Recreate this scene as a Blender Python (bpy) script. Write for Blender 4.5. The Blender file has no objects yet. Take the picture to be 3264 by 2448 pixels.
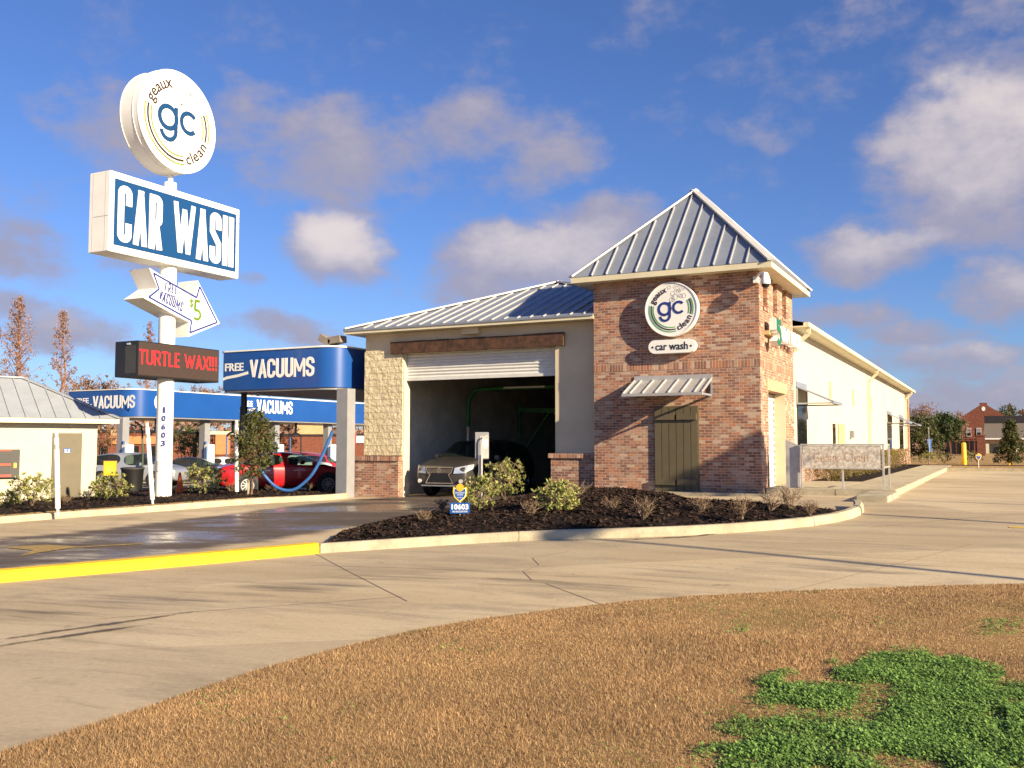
import bpy, bmesh, math, random
import numpy as np
from mathutils import Vector, Matrix
random.seed(7)
C = bpy.context.scene
COL = C.collection
rad = math.radians

# ------------------------------------------------------------------ camera
CH, PITCH, YAW = 1.224, rad(3.63), rad(26.9)      # eye height above the tower's threshold
cam_d = bpy.data.cameras.new('camera'); cam = bpy.data.objects.new('camera', cam_d); COL.objects.link(cam)
cam_d.sensor_width = 36; cam_d.lens = 36 * 3050 / 3264; cam_d.clip_start = .1; cam_d.clip_end = 3000
cam.location = (0, 0, CH); cam.rotation_euler = (rad(90) + PITCH, 0, YAW); C.camera = cam

# ------------------------------------------------------------------ light
SUN_TO = Vector((1, -.30, .384)).normalized()
SUN_EL = math.asin(SUN_TO.z); SUN_AZ = math.atan2(SUN_TO.x, SUN_TO.y)
sl = bpy.data.lights.new('sun', 'SUN'); sl.energy = 5.0; sl.angle = rad(.55); sl.color = (1, .82, .55)
so = bpy.data.objects.new('sun', sl); COL.objects.link(so)
so.rotation_euler = SUN_TO.to_track_quat('Z', 'Y').to_euler()
C.view_settings.view_transform = 'Standard'; C.view_settings.look = 'None'
C.view_settings.exposure = 1.2; C.view_settings.gamma = 1
C.cycles.max_bounces = 8; C.cycles.transparent_max_bounces = 12

# measured photograph points -> the real place (used to read positions off the survey)
KD = .6777; FD = 3050 * KD; UX, UY = 1632 * KD, 1224 * KD
FW = Vector((-math.sin(YAW) * math.cos(PITCH), math.cos(YAW) * math.cos(PITCH), math.sin(PITCH)))
RT = Vector((math.cos(YAW), math.sin(YAW), 0)); DN = FW.cross(RT)
def ray(p): return FW + RT * ((p[0] - UX) / FD) + DN * ((p[1] - UY) / FD)
CR = {'c1': (250, 180, 2.3709), 'c2': (250, 820, 3.949), 'c3': (0, 1150, 3.016), 'c4': (600, 1050, 2.91), 'c5': (1080, 860, 2.1833),
      'c6': (1800, 580, 2.5134), 'c7': (1800, 1150, 2.6976), 'c8': (2380, 820, 2.0226), 'c9': (1280, 1180, 3.3185),
      'ca': (2900, 1240, 5.53), 'cb': (2500, 1350, 5.267), 'cc': (0, 900, 4.1476)}
def q(k, x, y): o = CR[k]; return ((o[0] + x / o[2]) * KD, (o[1] + y / o[2]) * KD)
def az_el(p):
    r = ray(p).normalized(); return math.atan2(r.x, r.y), math.asin(r.z)

# ------------------------------------------------------------------ world: sky texture with broken clouds
W = bpy.data.worlds.new('World'); C.world = W; W.use_nodes = True
nt = W.node_tree; N = nt.nodes; L = nt.links; N.clear()
def nd(tree, t, **kw):
    n = tree.nodes.new(t)
    for k, v in kw.items(): setattr(n, k, v)
    return n
def mth(tree, op, a, b=None, c=None, clamp=False):
    n = tree.nodes.new('ShaderNodeMath'); n.operation = op; n.use_clamp = clamp
    for i, v in enumerate((a, b, c)):
        if v is None: continue
        if isinstance(v, (int, float)): n.inputs[i].default_value = v
        else: tree.links.new(v, n.inputs[i])
    return n.outputs[0]
def noise(tree, vec, scale, detail=5, rough=.55, dist=0, out='Fac'):
    n = nd(tree, 'ShaderNodeTexNoise'); n.inputs['Scale'].default_value = scale; n.inputs['Detail'].default_value = detail
    n.inputs['Roughness'].default_value = rough; n.inputs['Distortion'].default_value = dist
    if vec is not None: tree.links.new(vec, n.inputs['Vector'])
    return n.outputs[out]
def mix(tree, f, a, b, mode='MIX'):
    n = nd(tree, 'ShaderNodeMix', data_type='RGBA', blend_type=mode)
    for i, v in ((0, f), (6, a), (7, b)):
        if isinstance(v, (int, float)): n.inputs[i].default_value = v
        elif isinstance(v, tuple): n.inputs[i].default_value = (*v, 1) if len(v) == 3 else v
        else: tree.links.new(v, n.inputs[i])
    return n.outputs[2]
def ramp(tree, f, stops, interp='LINEAR'):
    n = nd(tree, 'ShaderNodeValToRGB'); e = n.color_ramp.elements; n.color_ramp.interpolation = interp
    while len(e) < len(stops): e.new(.5)
    for el, (p, c) in zip(e, stops): el.position = p; el.color = (*c, 1)
    tree.links.new(f, n.inputs[0]); return n.outputs[0]
def mapr(tree, v, a, b, c, d, smooth=True):
    n = nd(tree, 'ShaderNodeMapRange'); n.interpolation_type = 'SMOOTHSTEP' if smooth else 'LINEAR'
    tree.links.new(v, n.inputs[0])
    for i, x in enumerate((a, b, c, d)): n.inputs[i + 1].default_value = x
    return n.outputs[0]
sky = nd(nt, 'ShaderNodeTexSky', sky_type='NISHITA', sun_disc=False)
sky.sun_elevation = SUN_EL; sky.sun_rotation = SUN_AZ; sky.air_density = 1.0; sky.dust_density = .25; sky.ozone_density = 2.2
tc = nd(nt, 'ShaderNodeTexCoord'); gen = tc.outputs['Generated']
sep = nd(nt, 'ShaderNodeSeparateXYZ'); L.new(gen, sep.inputs[0])
azn = mth(nt, 'ARCTAN2', sep.outputs[0], sep.outputs[1]); eln = mth(nt, 'ARCSINE', sep.outputs[2])
def comb(tree, x, y, z=0.):
    n = nd(tree, 'ShaderNodeCombineXYZ')
    for i, v in enumerate((x, y, z)):
        if isinstance(v, (int, float)): n.inputs[i].default_value = v
        else: tree.links.new(v, n.inputs[i])
    return n.outputs[0]
cv = comb(nt, azn, mth(nt, 'MULTIPLY', eln, 1.5))
wn = nd(nt, 'ShaderNodeTexNoise'); wn.inputs['Scale'].default_value = 9; wn.inputs['Detail'].default_value = 4; L.new(cv, wn.inputs['Vector'])
ws = nd(nt, 'ShaderNodeSeparateColor'); L.new(wn.outputs['Color'], ws.inputs[0])
azd = mth(nt, 'ADD', azn, mth(nt, 'MULTIPLY', mth(nt, 'SUBTRACT', ws.outputs[0], .5), .11))
eld = mth(nt, 'ADD', eln, mth(nt, 'MULTIPLY', mth(nt, 'SUBTRACT', ws.outputs[1], .5), .075))
# (u, v, half-width, half-height, weight, brightness)
CL = [(2110, 340, 190, 140, 1.0, .9), (2120, 470, 220, 80, .72, .3), (2190, 260, 120, 120, .8, .4), (1900, 535, 130, 55, .85, .75), (2170, 630, 100, 55, .8, .7), (1800, 690, 110, 38, .7, .45),
      (1960, 730, 130, 34, .75, .5), (2040, 785, 150, 42, .8, .75), (2150, 850, 150, 34, .85, .5), (2010, 880, 130, 24, .8, .4), (1880, 810, 70, 20, .6, .4),
      (715, 535, 105, 72, 1.0, 1.0), (745, 330, 190, 90, .70, .4), (640, 380, 100, 60, .6, .3), (1020, 275, 160, 62, .66, .4), (1180, 335, 120, 60, .66, .4), (880, 300, 120, 50, .55, .3), (700, 430, 120, 40, .5, .3),
      (550, 260, 120, 60, .55, .5), (240, 275, 95, 85, .66, .45), (690, 405, 120, 45, .6, .3), (1150, 560, 200, 80, 1.0, .8), (1050, 600, 130, 50, .9, .5), (1300, 520, 130, 80, .8, .4),
      (1310, 480, 120, 60, .7, .5), (60, 560, 110, 60, .6, .4), (150, 720, 110, 50, .8, .6), (60, 670, 90, 40, .6, .4), (600, 725, 105, 36, .7, .4), (1640, 600, 110, 50, .4, .4),
      (40, 500, 70, 34, .5, .5), (510, 620, 34, 18, .5, .5), (2010, 60, 330, 100, .34, .2), (1650, 290, 60, 26, .35, .5), (2150, 170, 180, 90, .42, .3), (330, 560, 120, 40, .4, .4)]
mask = None; bright = None
for u, v, w, h, wt, br in CL:
    a, e = az_el((u, v)); w, h = 1.45 * w / FD, 1.45 * h / FD
    dx = mth(nt, 'DIVIDE', mth(nt, 'SUBTRACT', azd, a), w); dy = mth(nt, 'DIVIDE', mth(nt, 'SUBTRACT', eld, e), h)
    rr = mth(nt, 'ADD', mth(nt, 'MULTIPLY', dx, dx), mth(nt, 'MULTIPLY', dy, dy))
    m = mth(nt, 'MULTIPLY', mth(nt, 'SUBTRACT', 1., rr, clamp=True), wt)
    # lit towards the sun's side (right) and the top of each cloud
    b = mth(nt, 'MULTIPLY', m, mth(nt, 'MULTIPLY_ADD', mth(nt, 'MULTIPLY_ADD', dx, .45, dy), .55 * br, .75 * br, clamp=True))
    mask = m if mask is None else mth(nt, 'SMOOTH_MAX', mask, m, .12)
    bright = b if bright is None else mth(nt, 'MAXIMUM', bright, b)
f1 = noise(nt, cv, 13, 8, .6); f2 = noise(nt, cv, 5.5, 3, .5)
dens = mth(nt, 'ADD', mask, mth(nt, 'MULTIPLY', mth(nt, 'SUBTRACT', f1, .5), 1.5))
dens = mth(nt, 'ADD', dens, mth(nt, 'MULTIPLY', mth(nt, 'SUBTRACT', f2, .5), .5))
# clouds elsewhere around the sky, out of the photograph's view
dens = mth(nt, 'ADD', dens, mth(nt, 'MULTIPLY', mth(nt, 'SUBTRACT', noise(nt, cv, 42, 6, .6), .5), .45))
cover = mapr(nt, dens, .08, .80, 0, .92)
blue = mapr(nt, mask, 0.0, .12, 0, 1); cover = mth(nt, 'MULTIPLY', cover, blue)
lit = mapr(nt, mth(nt, 'ADD', bright, mth(nt, 'MULTIPLY', mth(nt, 'SUBTRACT', f1, .5), 1.0)), .22, 1.0, 0, 1)
ccol = mix(nt, lit, (2.75, 2.65, 3.5), (6.0, 5.3, 5.1))
skyc = mix(nt, 1., sky.outputs[0], (.52, .67, 1.06), 'MULTIPLY')
out = mix(nt, cover, skyc, ccol)
bg = nd(nt, 'ShaderNodeBackground'); bg.inputs['Strength'].default_value = .06; L.new(out, bg.inputs[0])
wo = nd(nt, 'ShaderNodeOutputWorld'); L.new(bg.outputs[0], wo.inputs[0])

# ------------------------------------------------------------------ terrain height and pixel look-ups
KN = [(-70, -1.2), (-42, -.95), (-34, -.75), (-28, -.56), (-22, -.46), (-17, -.38), (-11, -.19), (-5, -.01), (-2, 0), (60, 0)]
def sm(t): t = max(0., min(1., t)); return t * t * (3 - 2 * t)
def _pl(x):
    for (a, za), (b, zb) in zip(KN, KN[1:]):
        if x <= b: return za + (zb - za) * max(0, (x - a) / (b - a))
    return 0.
def G(x, y): return sum(_pl(x + o) for o in (-2, -1, 0, 1, 2)) / 5 - .42 * (1 - sm((y - 8) / 14))
def gp(p, dz=0):
    r = ray(p); z = 0
    for i in range(60):
        s = (z - CH) / r.z; x, y = r.x * s, r.y * s; z = .5 * z + .5 * (G(x, y) + dz)
    return (x, y)
def aY(p, Y): r = ray(p); s = Y / r.y; return Vector((r.x * s, Y, CH + r.z * s))
def aX(p, X): r = ray(p); s = X / r.x; return Vector((X, r.y * s, CH + r.z * s))
def aD(p, d): r = ray(p); return Vector((r.x * d, r.y * d, CH + r.z * d))

# ------------------------------------------------------------------ materials
def pm(name, col, rough=.6, metal=0., var=.12, vs=2.5, bump=0., bs=60., coat=0., spec=.5, island=0., emit=0., tint=None, dirt=0.):
    m = bpy.data.materials.new(name); m.use_nodes = True; t = m.node_tree; b = t.nodes['Principled BSDF']
    b.inputs['Roughness'].default_value = rough; b.inputs['Metallic'].default_value = metal; b.inputs['Coat Weight'].default_value = coat
    b.inputs['Specular IOR Level'].default_value = spec
    co = nd(t, 'ShaderNodeTexCoord').outputs['Object']
    lo = tuple(c * (1 - var) for c in col); hi = tuple(min(1, c * (1 + var)) for c in col)
    c = mix(t, mapr(t, noise(t, co, vs, 6, .6), .3, .7, 0, 1), lo, hi)
    if island:
        g = nd(t, 'ShaderNodeNewGeometry').outputs['Random Per Island']
        c = mix(t, g, mix(t, 1., c, (1 - island,) * 3, 'MULTIPLY'), mix(t, .6, mix(t, 1., c, (1 + island,) * 3, 'MULTIPLY'), tint or hi))
    if dirt:
        c = mix(t, mapr(t, noise(t, co, vs * 3.1, 8, .7), .5, .8, 0, dirt), c, tuple(x * .45 for x in col))
    t.links.new(c, b.inputs['Base Color'])
    if emit:
        b.inputs['Emission Color'].default_value = (*col, 1); b.inputs['Emission Strength'].default_value = emit
    if bump:
        bp = nd(t, 'ShaderNodeBump'); bp.inputs['Strength'].default_value = bump; bp.inputs['Distance'].default_value = .02
        t.links.new(noise(t, co, bs, 5, .6), bp.inputs['Height']); t.links.new(bp.outputs[0], b.inputs['Normal'])
    return m
def brick_mat(name, tones, mortar, bw=.20, rh=.070, vert=False, smear=.35, jit=.0):
    m = bpy.data.materials.new(name); m.use_nodes = True; t = m.node_tree; b = t.nodes['Principled BSDF']; b.inputs['Roughness'].default_value = .9
    b.inputs['Specular IOR Level'].default_value = .2
    p = nd(t, 'ShaderNodeNewGeometry').outputs['Position']; s = nd(t, 'ShaderNodeSeparateXYZ'); t.links.new(p, s.inputs[0])
    u = mth(t, 'ADD', s.outputs[0], s.outputs[1]); z = s.outputs[2]
    wob = mth(t, 'MULTIPLY', mth(t, 'SUBTRACT', noise(t, p, 9, 3), .5), .03)
    u = mth(t, 'ADD', u, wob); z2 = mth(t, 'ADD', z, mth(t, 'MULTIPLY', wob, .5))
    vec = comb(t, z2, u) if vert else comb(t, u, z2)
    k = nd(t, 'ShaderNodeTexBrick'); k.offset = .5 if not vert else 0; t.links.new(vec, k.inputs['Vector'])
    for n_, v in (('Scale', 1), ('Mortar Size', .007), ('Mortar Smooth', .3), ('Brick Width', bw), ('Row Height', rh)): k.inputs[n_].default_value = v
    k.inputs['Color1'].default_value = (0, 0, 0, 1); k.inputs['Color2'].default_value = (1, 1, 1, 1); k.inputs['Mortar'].default_value = (.5, .5, .5, 1)
    c = ramp(t, k.outputs['Color'], [(i / (len(tones)), x) for i, x in enumerate(tones)], 'CONSTANT')
    c = mix(t, mapr(t, noise(t, p, 2.2, 6, .65), .45, .72, 0, smear), c, mortar)
    c = mix(t, mapr(t, noise(t, p, 30, 4, .7), .35, .75, 0, .5), c, mix(t, 1., c, (.62, .6, .6), 'MULTIPLY'))
    c = mix(t, mapr(t, k.outputs['Fac'], .2, .8, 0, 1), c, mortar)
    t.links.new(c, b.inputs['Base Color'])
    bp = nd(t, 'ShaderNodeBump'); bp.inputs['Strength'].default_value = .7; bp.inputs['Distance'].default_value = .012
    h = mth(t, 'ADD', mth(t, 'MULTIPLY', k.outputs['Fac'], -1.), mth(t, 'MULTIPLY', noise(t, p, 40, 4), .8))
    t.links.new(h, bp.inputs['Height']); t.links.new(bp.outputs[0], b.inputs['Normal'])
    return m
def glass_mat(name, col=(.02, .025, .025), trans=.35):
    m = bpy.data.materials.new(name); m.use_nodes = True; t = m.node_tree; b = t.nodes['Principled BSDF']; o = t.nodes['Material Output']
    b.inputs['Base Color'].default_value = (*col, 1); b.inputs['Roughness'].default_value = .03
    tr = nd(t, 'ShaderNodeBsdfTransparent'); tr.inputs[0].default_value = (.75, .9, .82, 1); mx = nd(t, 'ShaderNodeMixShader'); mx.inputs[0].default_value = trans
    t.links.new(b.outputs[0], mx.inputs[1]); t.links.new(tr.outputs[0], mx.inputs[2]); t.links.new(mx.outputs[0], o.inputs[0])
    return m
def leaf_mat(name, col, tint, island=.4, trans=.25):
    m = pm(name, col, .55, var=.34 if 'grass' in name else .2, vs=1.1 if 'grass' in name else 4, island=island, tint=tint, spec=.35); t = m.node_tree; b = t.nodes['Principled BSDF']; o = t.nodes['Material Output']
    tl = nd(t, 'ShaderNodeBsdfTranslucent'); src = b.inputs['Base Color'].links[0].from_socket; t.links.new(src, tl.inputs[0])
    mx = nd(t, 'ShaderNodeMixShader'); mx.inputs[0].default_value = trans
    t.links.new(b.outputs[0], mx.inputs[1]); t.links.new(tl.outputs[0], mx.inputs[2]); t.links.new(mx.outputs[0], o.inputs[0])
    return m
BT = [tuple(1.12 * (.2 * g_ + .8 * c) for c, g_ in zip(t_, (.27, .16, .12))) for t_ in [(.24, .11, .08), (.31, .16, .11), (.18, .09, .07), (.40, .18, .105), (.36, .25, .19), (.25, .12, .085), (.17, .08, .06), (.48, .36, .28), (.30, .12, .07), (.20, .09, .065), (.40, .17, .09)]]
M = dict(
    brick=brick_mat('reclaimed_brick', BT, (.50, .38, .29), smear=.6),
    soldier=brick_mat('soldier_brick', BT, (.50, .38, .28), bw=.24, rh=.080, vert=True, smear=.4),
    farbrick=brick_mat('far_brick', [(.20, .07, .045), (.24, .085, .05), (.17, .06, .04)], (.22, .10, .07), smear=.2),
    stucco=pm('stucco', (.60, .51, .36), .92, var=.07, vs=1.2, bump=.25, bs=90, spec=.2, dirt=.12),
    cream=pm('cream_stucco', (.52, .48, .39), .92, var=.05, vs=.9, bump=.2, bs=80, spec=.2, dirt=.08),
    trim=pm('cream_trim', (.64, .58, .41), .6, var=.06, vs=2),
    galv=pm('galvalume', (.245, .275, .335), .5, .25, var=.08, vs=1.4, dirt=.12), seam=pm('galv_seam', (.40, .40, .41), .5, .15, var=.06), shedroof=pm('pale_metal_roof', (.32, .345, .385), .5, .1, var=.06, dirt=.1),
    galv2=pm('galvalume_dull', (.42, .41, .40), .55, .3, var=.1, vs=3),
    wood=pm('old_timber', (.070, .032, .018), .8, var=.45, vs=5, bump=.6, bs=25),
    olive=pm('olive_paint', (.105, .085, .048), .55, var=.08, vs=3),
    olive_dark=pm('olive_groove', (.035, .028, .016), .7),
    white=pm('white_paint', (.80, .79, .75), .45, var=.04, vs=2, dirt=.06),
    shutterw=pm('white_slats', (.62, .62, .59), .5, var=.05, vs=4, dirt=.1),
    bluesign=pm('blue_face', (.005, .052, .165), .4, var=.05, vs=1), blueletter=pm('blue_letters', (.004, .045, .14), .45, var=.05),
    navy=pm('navy_letters', (.02, .035, .20), .45), black=pm('black', (.012, .012, .014), .45), dark=pm('dark_grey', (.045, .043, .042), .6),
    canopy=pm('canopy_blue', (.010, .070, .29), .32, var=.06, vs=.6, coat=.2), green=pm('green_arc', (.10, .38, .12), .5), lime=pm('lime_arc', (.20, .24, .04), .5), limeg=pm('lime_numeral', (.10, .19, .012), .5), teal=pm('green_numeral', (.012, .15, .07), .45),
    brownink=pm('dark_letters', (.035, .018, .012), .5), grey=pm('outline_grey', (.45, .45, .44), .5), greyc=pm('column_grey', (.24, .245, .265), .5, var=.06),
    led=pm('led_red', (1., .012, .02), .5, emit=.55), ledface=pm('led_face', (.038, .022, .018), .75, var=.2, vs=30),
    concrete=pm('kerb_concrete', (.42, .365, .26), .9, var=.2, vs=2.2, bump=.5, bs=30, spec=.25, dirt=.5),
    yellow=pm('yellow_kerb_paint', (.80, .50, .015), .7, var=.14, vs=5, bump=.4, bs=30, dirt=.6, spec=.3), yellowp=pm('yellow_paint', (.80, .50, .02), .5, var=.1),
    steel=pm('brushed_steel', (.50, .48, .45), .45, .3, var=.12, vs=6), meter=pm('panel_grey', (.28, .28, .285), .5, .3, var=.08),
    tyre=pm('rubber', (.015, .015, .016), .85), rim=pm('alloy', (.55, .55, .56), .3, .8), chrome=pm('chrome', (.75, .75, .76), .12, 1.), lamp=pm('lamp_lens', (.75, .77, .78), .08, .6), redlamp=pm('red_lens', (.35, .01, .01), .15),
    glass=glass_mat('car_glass'), glassc=glass_mat('clear_car_glass', trans=.8), dglass=glass_mat('dark_glass', (.012, .014, .016), .08),
    mulch=pm('mulch_soil', (.016, .010, .008), .95, var=.4, vs=9, bump=1., bs=30, spec=.15), chip=pm('mulch_chip', (.024, .014, .010), .9, var=.3, vs=8, island=.7, tint=(.085, .05, .035), spec=.2),
    hose=pm('blue_hose', (.03, .11, .32), .4), orange=pm('cone_orange', (.90, .12, .02), .5), greenpipe=pm('green_pipe', (.02, .16, .04), .5), bark=pm('bark', (.16, .10, .065), .9, var=.3, vs=8), redbark=pm('red_bark', (.24, .115, .06), .9, var=.3, vs=5),
    leafv=leaf_mat('variegated_leaf', (.20, .23, .055), (.62, .58, .22), .45), leafe=leaf_mat('evergreen_leaf', (.045, .065, .015), (.16, .15, .05), .5), leafh=leaf_mat('hedge_leaf', (.12, .11, .015), (.28, .19, .03), .5),
    leafd=leaf_mat('dry_leaf', (.17, .10, .05), (.30, .15, .08), .5), leaft=leaf_mat('tree_leaf', (.045, .075, .022), (.12, .15, .05), .5), rust=leaf_mat('rusty_needles', (.27, .15, .10), (.40, .26, .19), .4), twig=pm('twig', (.20, .14, .09), .9, island=.3),
    blade=leaf_mat('dormant_grass', (.35, .205, .092), (.62, .43, .235), .55, .2), clover=leaf_mat('clover_leaf', (.125, .26, .045), (.29, .43, .12), .5, .35),
    shingle=pm('shingles', (.16, .13, .10), .9, var=.15, vs=8), tan=pm('tan_wall', (.50, .33, .17), .9, var=.08), orangew=pm('orange_wall', (.50, .22, .09), .9, var=.06), redaw=pm('red_awning', (.5, .08, .05), .7),
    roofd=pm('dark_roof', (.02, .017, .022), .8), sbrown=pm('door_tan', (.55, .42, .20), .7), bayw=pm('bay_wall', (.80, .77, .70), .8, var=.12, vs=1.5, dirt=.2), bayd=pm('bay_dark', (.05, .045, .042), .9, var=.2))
def paint(name, col, metal=.0, rough=.35): return pm(name, col, rough, metal, var=.03, coat=.6)

# split-face block: cream masonry with strong relief
def block_mat():
    m = bpy.data.materials.new('split_face_block'); m.use_nodes = True; t = m.node_tree; b = t.nodes['Principled BSDF']; b.inputs['Roughness'].default_value = .95; b.inputs['Specular IOR Level'].default_value = .15
    p = nd(t, 'ShaderNodeNewGeometry').outputs['Position']; s = nd(t, 'ShaderNodeSeparateXYZ'); t.links.new(p, s.inputs[0])
    k = nd(t, 'ShaderNodeTexBrick'); t.links.new(comb(t, mth(t, 'ADD', s.outputs[0], s.outputs[1]), s.outputs[2]), k.inputs['Vector'])
    for n_, v in (('Scale', 1), ('Mortar Size', .012), ('Brick Width', .4), ('Row Height', .2)): k.inputs[n_].default_value = v
    h = noise(t, p, 7, 6, .62); v2 = noise(t, p, 1.5, 3)
    c = mix(t, mapr(t, v2, .3, .7, 0, 1), (.58, .49, .32), (.70, .60, .42)); c = mix(t, mapr(t, k.outputs['Fac'], .1, .9, 0, .5), c, (.40, .34, .24))
    t.links.new(c, b.inputs['Base Color']); bp = nd(t, 'ShaderNodeBump'); bp.inputs['Strength'].default_value = 1.; bp.inputs['Distance'].default_value = .10
    t.links.new(mth(t, 'SUBTRACT', h, mth(t, 'MULTIPLY', k.outputs['Fac'], .35)), bp.inputs['Height']); t.links.new(bp.outputs[0], b.inputs['Normal']); return m
M['block'] = block_mat()

def pave_mat():
    """tan concrete, with dark worn / wet zones from the 'wet' attribute broken up by noise"""
    m = bpy.data.materials.new('concrete_paving'); m.use_nodes = True; t = m.node_tree; b = t.nodes['Principled BSDF']; b.inputs['Specular IOR Level'].default_value = .3
    p = nd(t, 'ShaderNodeNewGeometry').outputs['Position']
    mp = nd(t, 'ShaderNodeMapping'); mp.inputs['Rotation'].default_value = (0, 0, rad(-40)); mp.inputs['Scale'].default_value = (.35, 1.3, 1); t.links.new(p, mp.inputs[0])
    mp2 = nd(t, 'ShaderNodeMapping'); mp2.inputs['Rotation'].default_value = (0, 0, rad(-28)); mp2.inputs['Scale'].default_value = (.16, 1.6, 1); t.links.new(p, mp2.inputs[0])
    n1 = noise(t, mp.outputs[0], .55, 7, .62); n2 = noise(t, p, 22, 6, .7); n3 = noise(t, mp2.outputs[0], 1.6, 8, .68); n4 = noise(t, p, .16, 3)
    c = mix(t, mapr(t, n1, .3, .7, 0, 1), (.485, .38, .235), (.615, .50, .325))
    c = mix(t, mapr(t, n4, .35, .65, 0, .6), c, (.62, .52, .36))
    mp3 = nd(t, 'ShaderNodeMapping'); mp3.inputs['Rotation'].default_value = (0, 0, rad(-33)); t.links.new(p, mp3.inputs[0])
    sb = nd(t, 'ShaderNodeTexBrick'); sb.offset = .4; t.links.new(mp3.outputs[0], sb.inputs['Vector'])
    for n_, v in (('Scale', 1), ('Mortar Size', .0), ('Brick Width', 6.5), ('Row Height', 4.2)): sb.inputs[n_].default_value = v
    sb.inputs['Color1'].default_value = (.80, .79, .78, 1); sb.inputs['Color2'].default_value = (1.05, 1.04, 1.02, 1); c = mix(t, 1., c, sb.outputs['Color'], 'MULTIPLY')
    n5 = noise(t, mp.outputs[0], 1.3, 9, .7, .6); c = mix(t, mapr(t, n5, .47, .66, 0, .5), c, (.27, .22, .155))
    c = mix(t, mapr(t, n3, .50, .74, 0, .5), c, (.235, .18, .115))
    c = mix(t, mapr(t, n2, .35, .7, 0, .5), c, mix(t, 1., c, (.72, .70, .68), 'MULTIPLY'))
    c = mix(t, mapr(t, noise(t, p, 2.6, 3, .5), .70, .76, 0, .6), c, (.20, .155, .105)); c = mix(t, mapr(t, noise(t, p, 11, 2, .5), .72, .78, 0, .55), c, (.17, .13, .09))
    at = nd(t, 'ShaderNodeAttribute'); at.attribute_name = 'wet'
    w = mapr(t, mth(t, 'ADD', at.outputs['Fac'], mth(t, 'MULTIPLY', mth(t, 'SUBTRACT', n3, .5), 1.25)), .32, .78, 0, 1)
    c = mix(t, w, c, mix(t, mapr(t, n1, .35, .65, 0, 1), (.085, .066, .052), (.145, .112, .085)))
    t.links.new(c, b.inputs['Base Color'])
    wr = mapr(t, mth(t, 'MULTIPLY', w, mapr(t, n1, .4, .6, 0, 1)), 0, 1, .88, .22); t.links.new(wr, b.inputs['Roughness'])
    bp = nd(t, 'ShaderNodeBump'); bp.inputs['Strength'].default_value = .25; bp.inputs['Distance'].default_value = .01
    t.links.new(n2, bp.inputs['Height']); t.links.new(bp.outputs[0], b.inputs['Normal']); return m
M['pave'] = pave_mat()
def turf_mat():
    m = bpy.data.materials.new('turf_soil'); m.use_nodes = True; t = m.node_tree; b = t.nodes['Principled BSDF']; b.inputs['Roughness'].default_value = 1; b.inputs['Specular IOR Level'].default_value = .1
    p = nd(t, 'ShaderNodeNewGeometry').outputs['Position']
    n1 = noise(t, p, 60, 6, .75); n2 = noise(t, p, .9, 4)
    c = mix(t, mapr(t, n1, .35, .65, 0, 1), (.22, .13, .055), (.52, .34, .155)); c = mix(t, mapr(t, n2, .5, .7, 0, .5), c, (.15, .14, .04))
    t.links.new(c, b.inputs['Base Color']); bp = nd(t, 'ShaderNodeBump'); bp.inputs['Strength'].default_value = .8; bp.inputs['Distance'].default_value = .03
    t.links.new(n1, bp.inputs['Height']); t.links.new(bp.outputs[0], b.inputs['Normal']); return m
M['turf'] = turf_mat()
def smear_mat():
    m = bpy.data.materials.new('tyre_rubber_smear'); m.use_nodes = True; t = m.node_tree; b = t.nodes['Principled BSDF']; o = t.nodes['Material Output']
    b.inputs['Base Color'].default_value = (.085, .062, .045, 1); b.inputs['Roughness'].default_value = .8
    p = nd(t, 'ShaderNodeNewGeometry').outputs['Position']; n1 = noise(t, p, 5, 6, .7)
    at = nd(t, 'ShaderNodeAttribute'); at.attribute_name = 'wet'
    f = mapr(t, mth(t, 'ADD', mth(t, 'MULTIPLY', at.outputs['Fac'], .9), mth(t, 'MULTIPLY', mth(t, 'SUBTRACT', n1, .5), 1.6)), .3, .9, 0, .8)
    tr = nd(t, 'ShaderNodeBsdfTransparent'); mx = nd(t, 'ShaderNodeMixShader'); t.links.new(f, mx.inputs[0]); t.links.new(tr.outputs[0], mx.inputs[1]); t.links.new(b.outputs[0], mx.inputs[2]); t.links.new(mx.outputs[0], o.inputs[0]); return m
M['smear'] = smear_mat()

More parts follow.
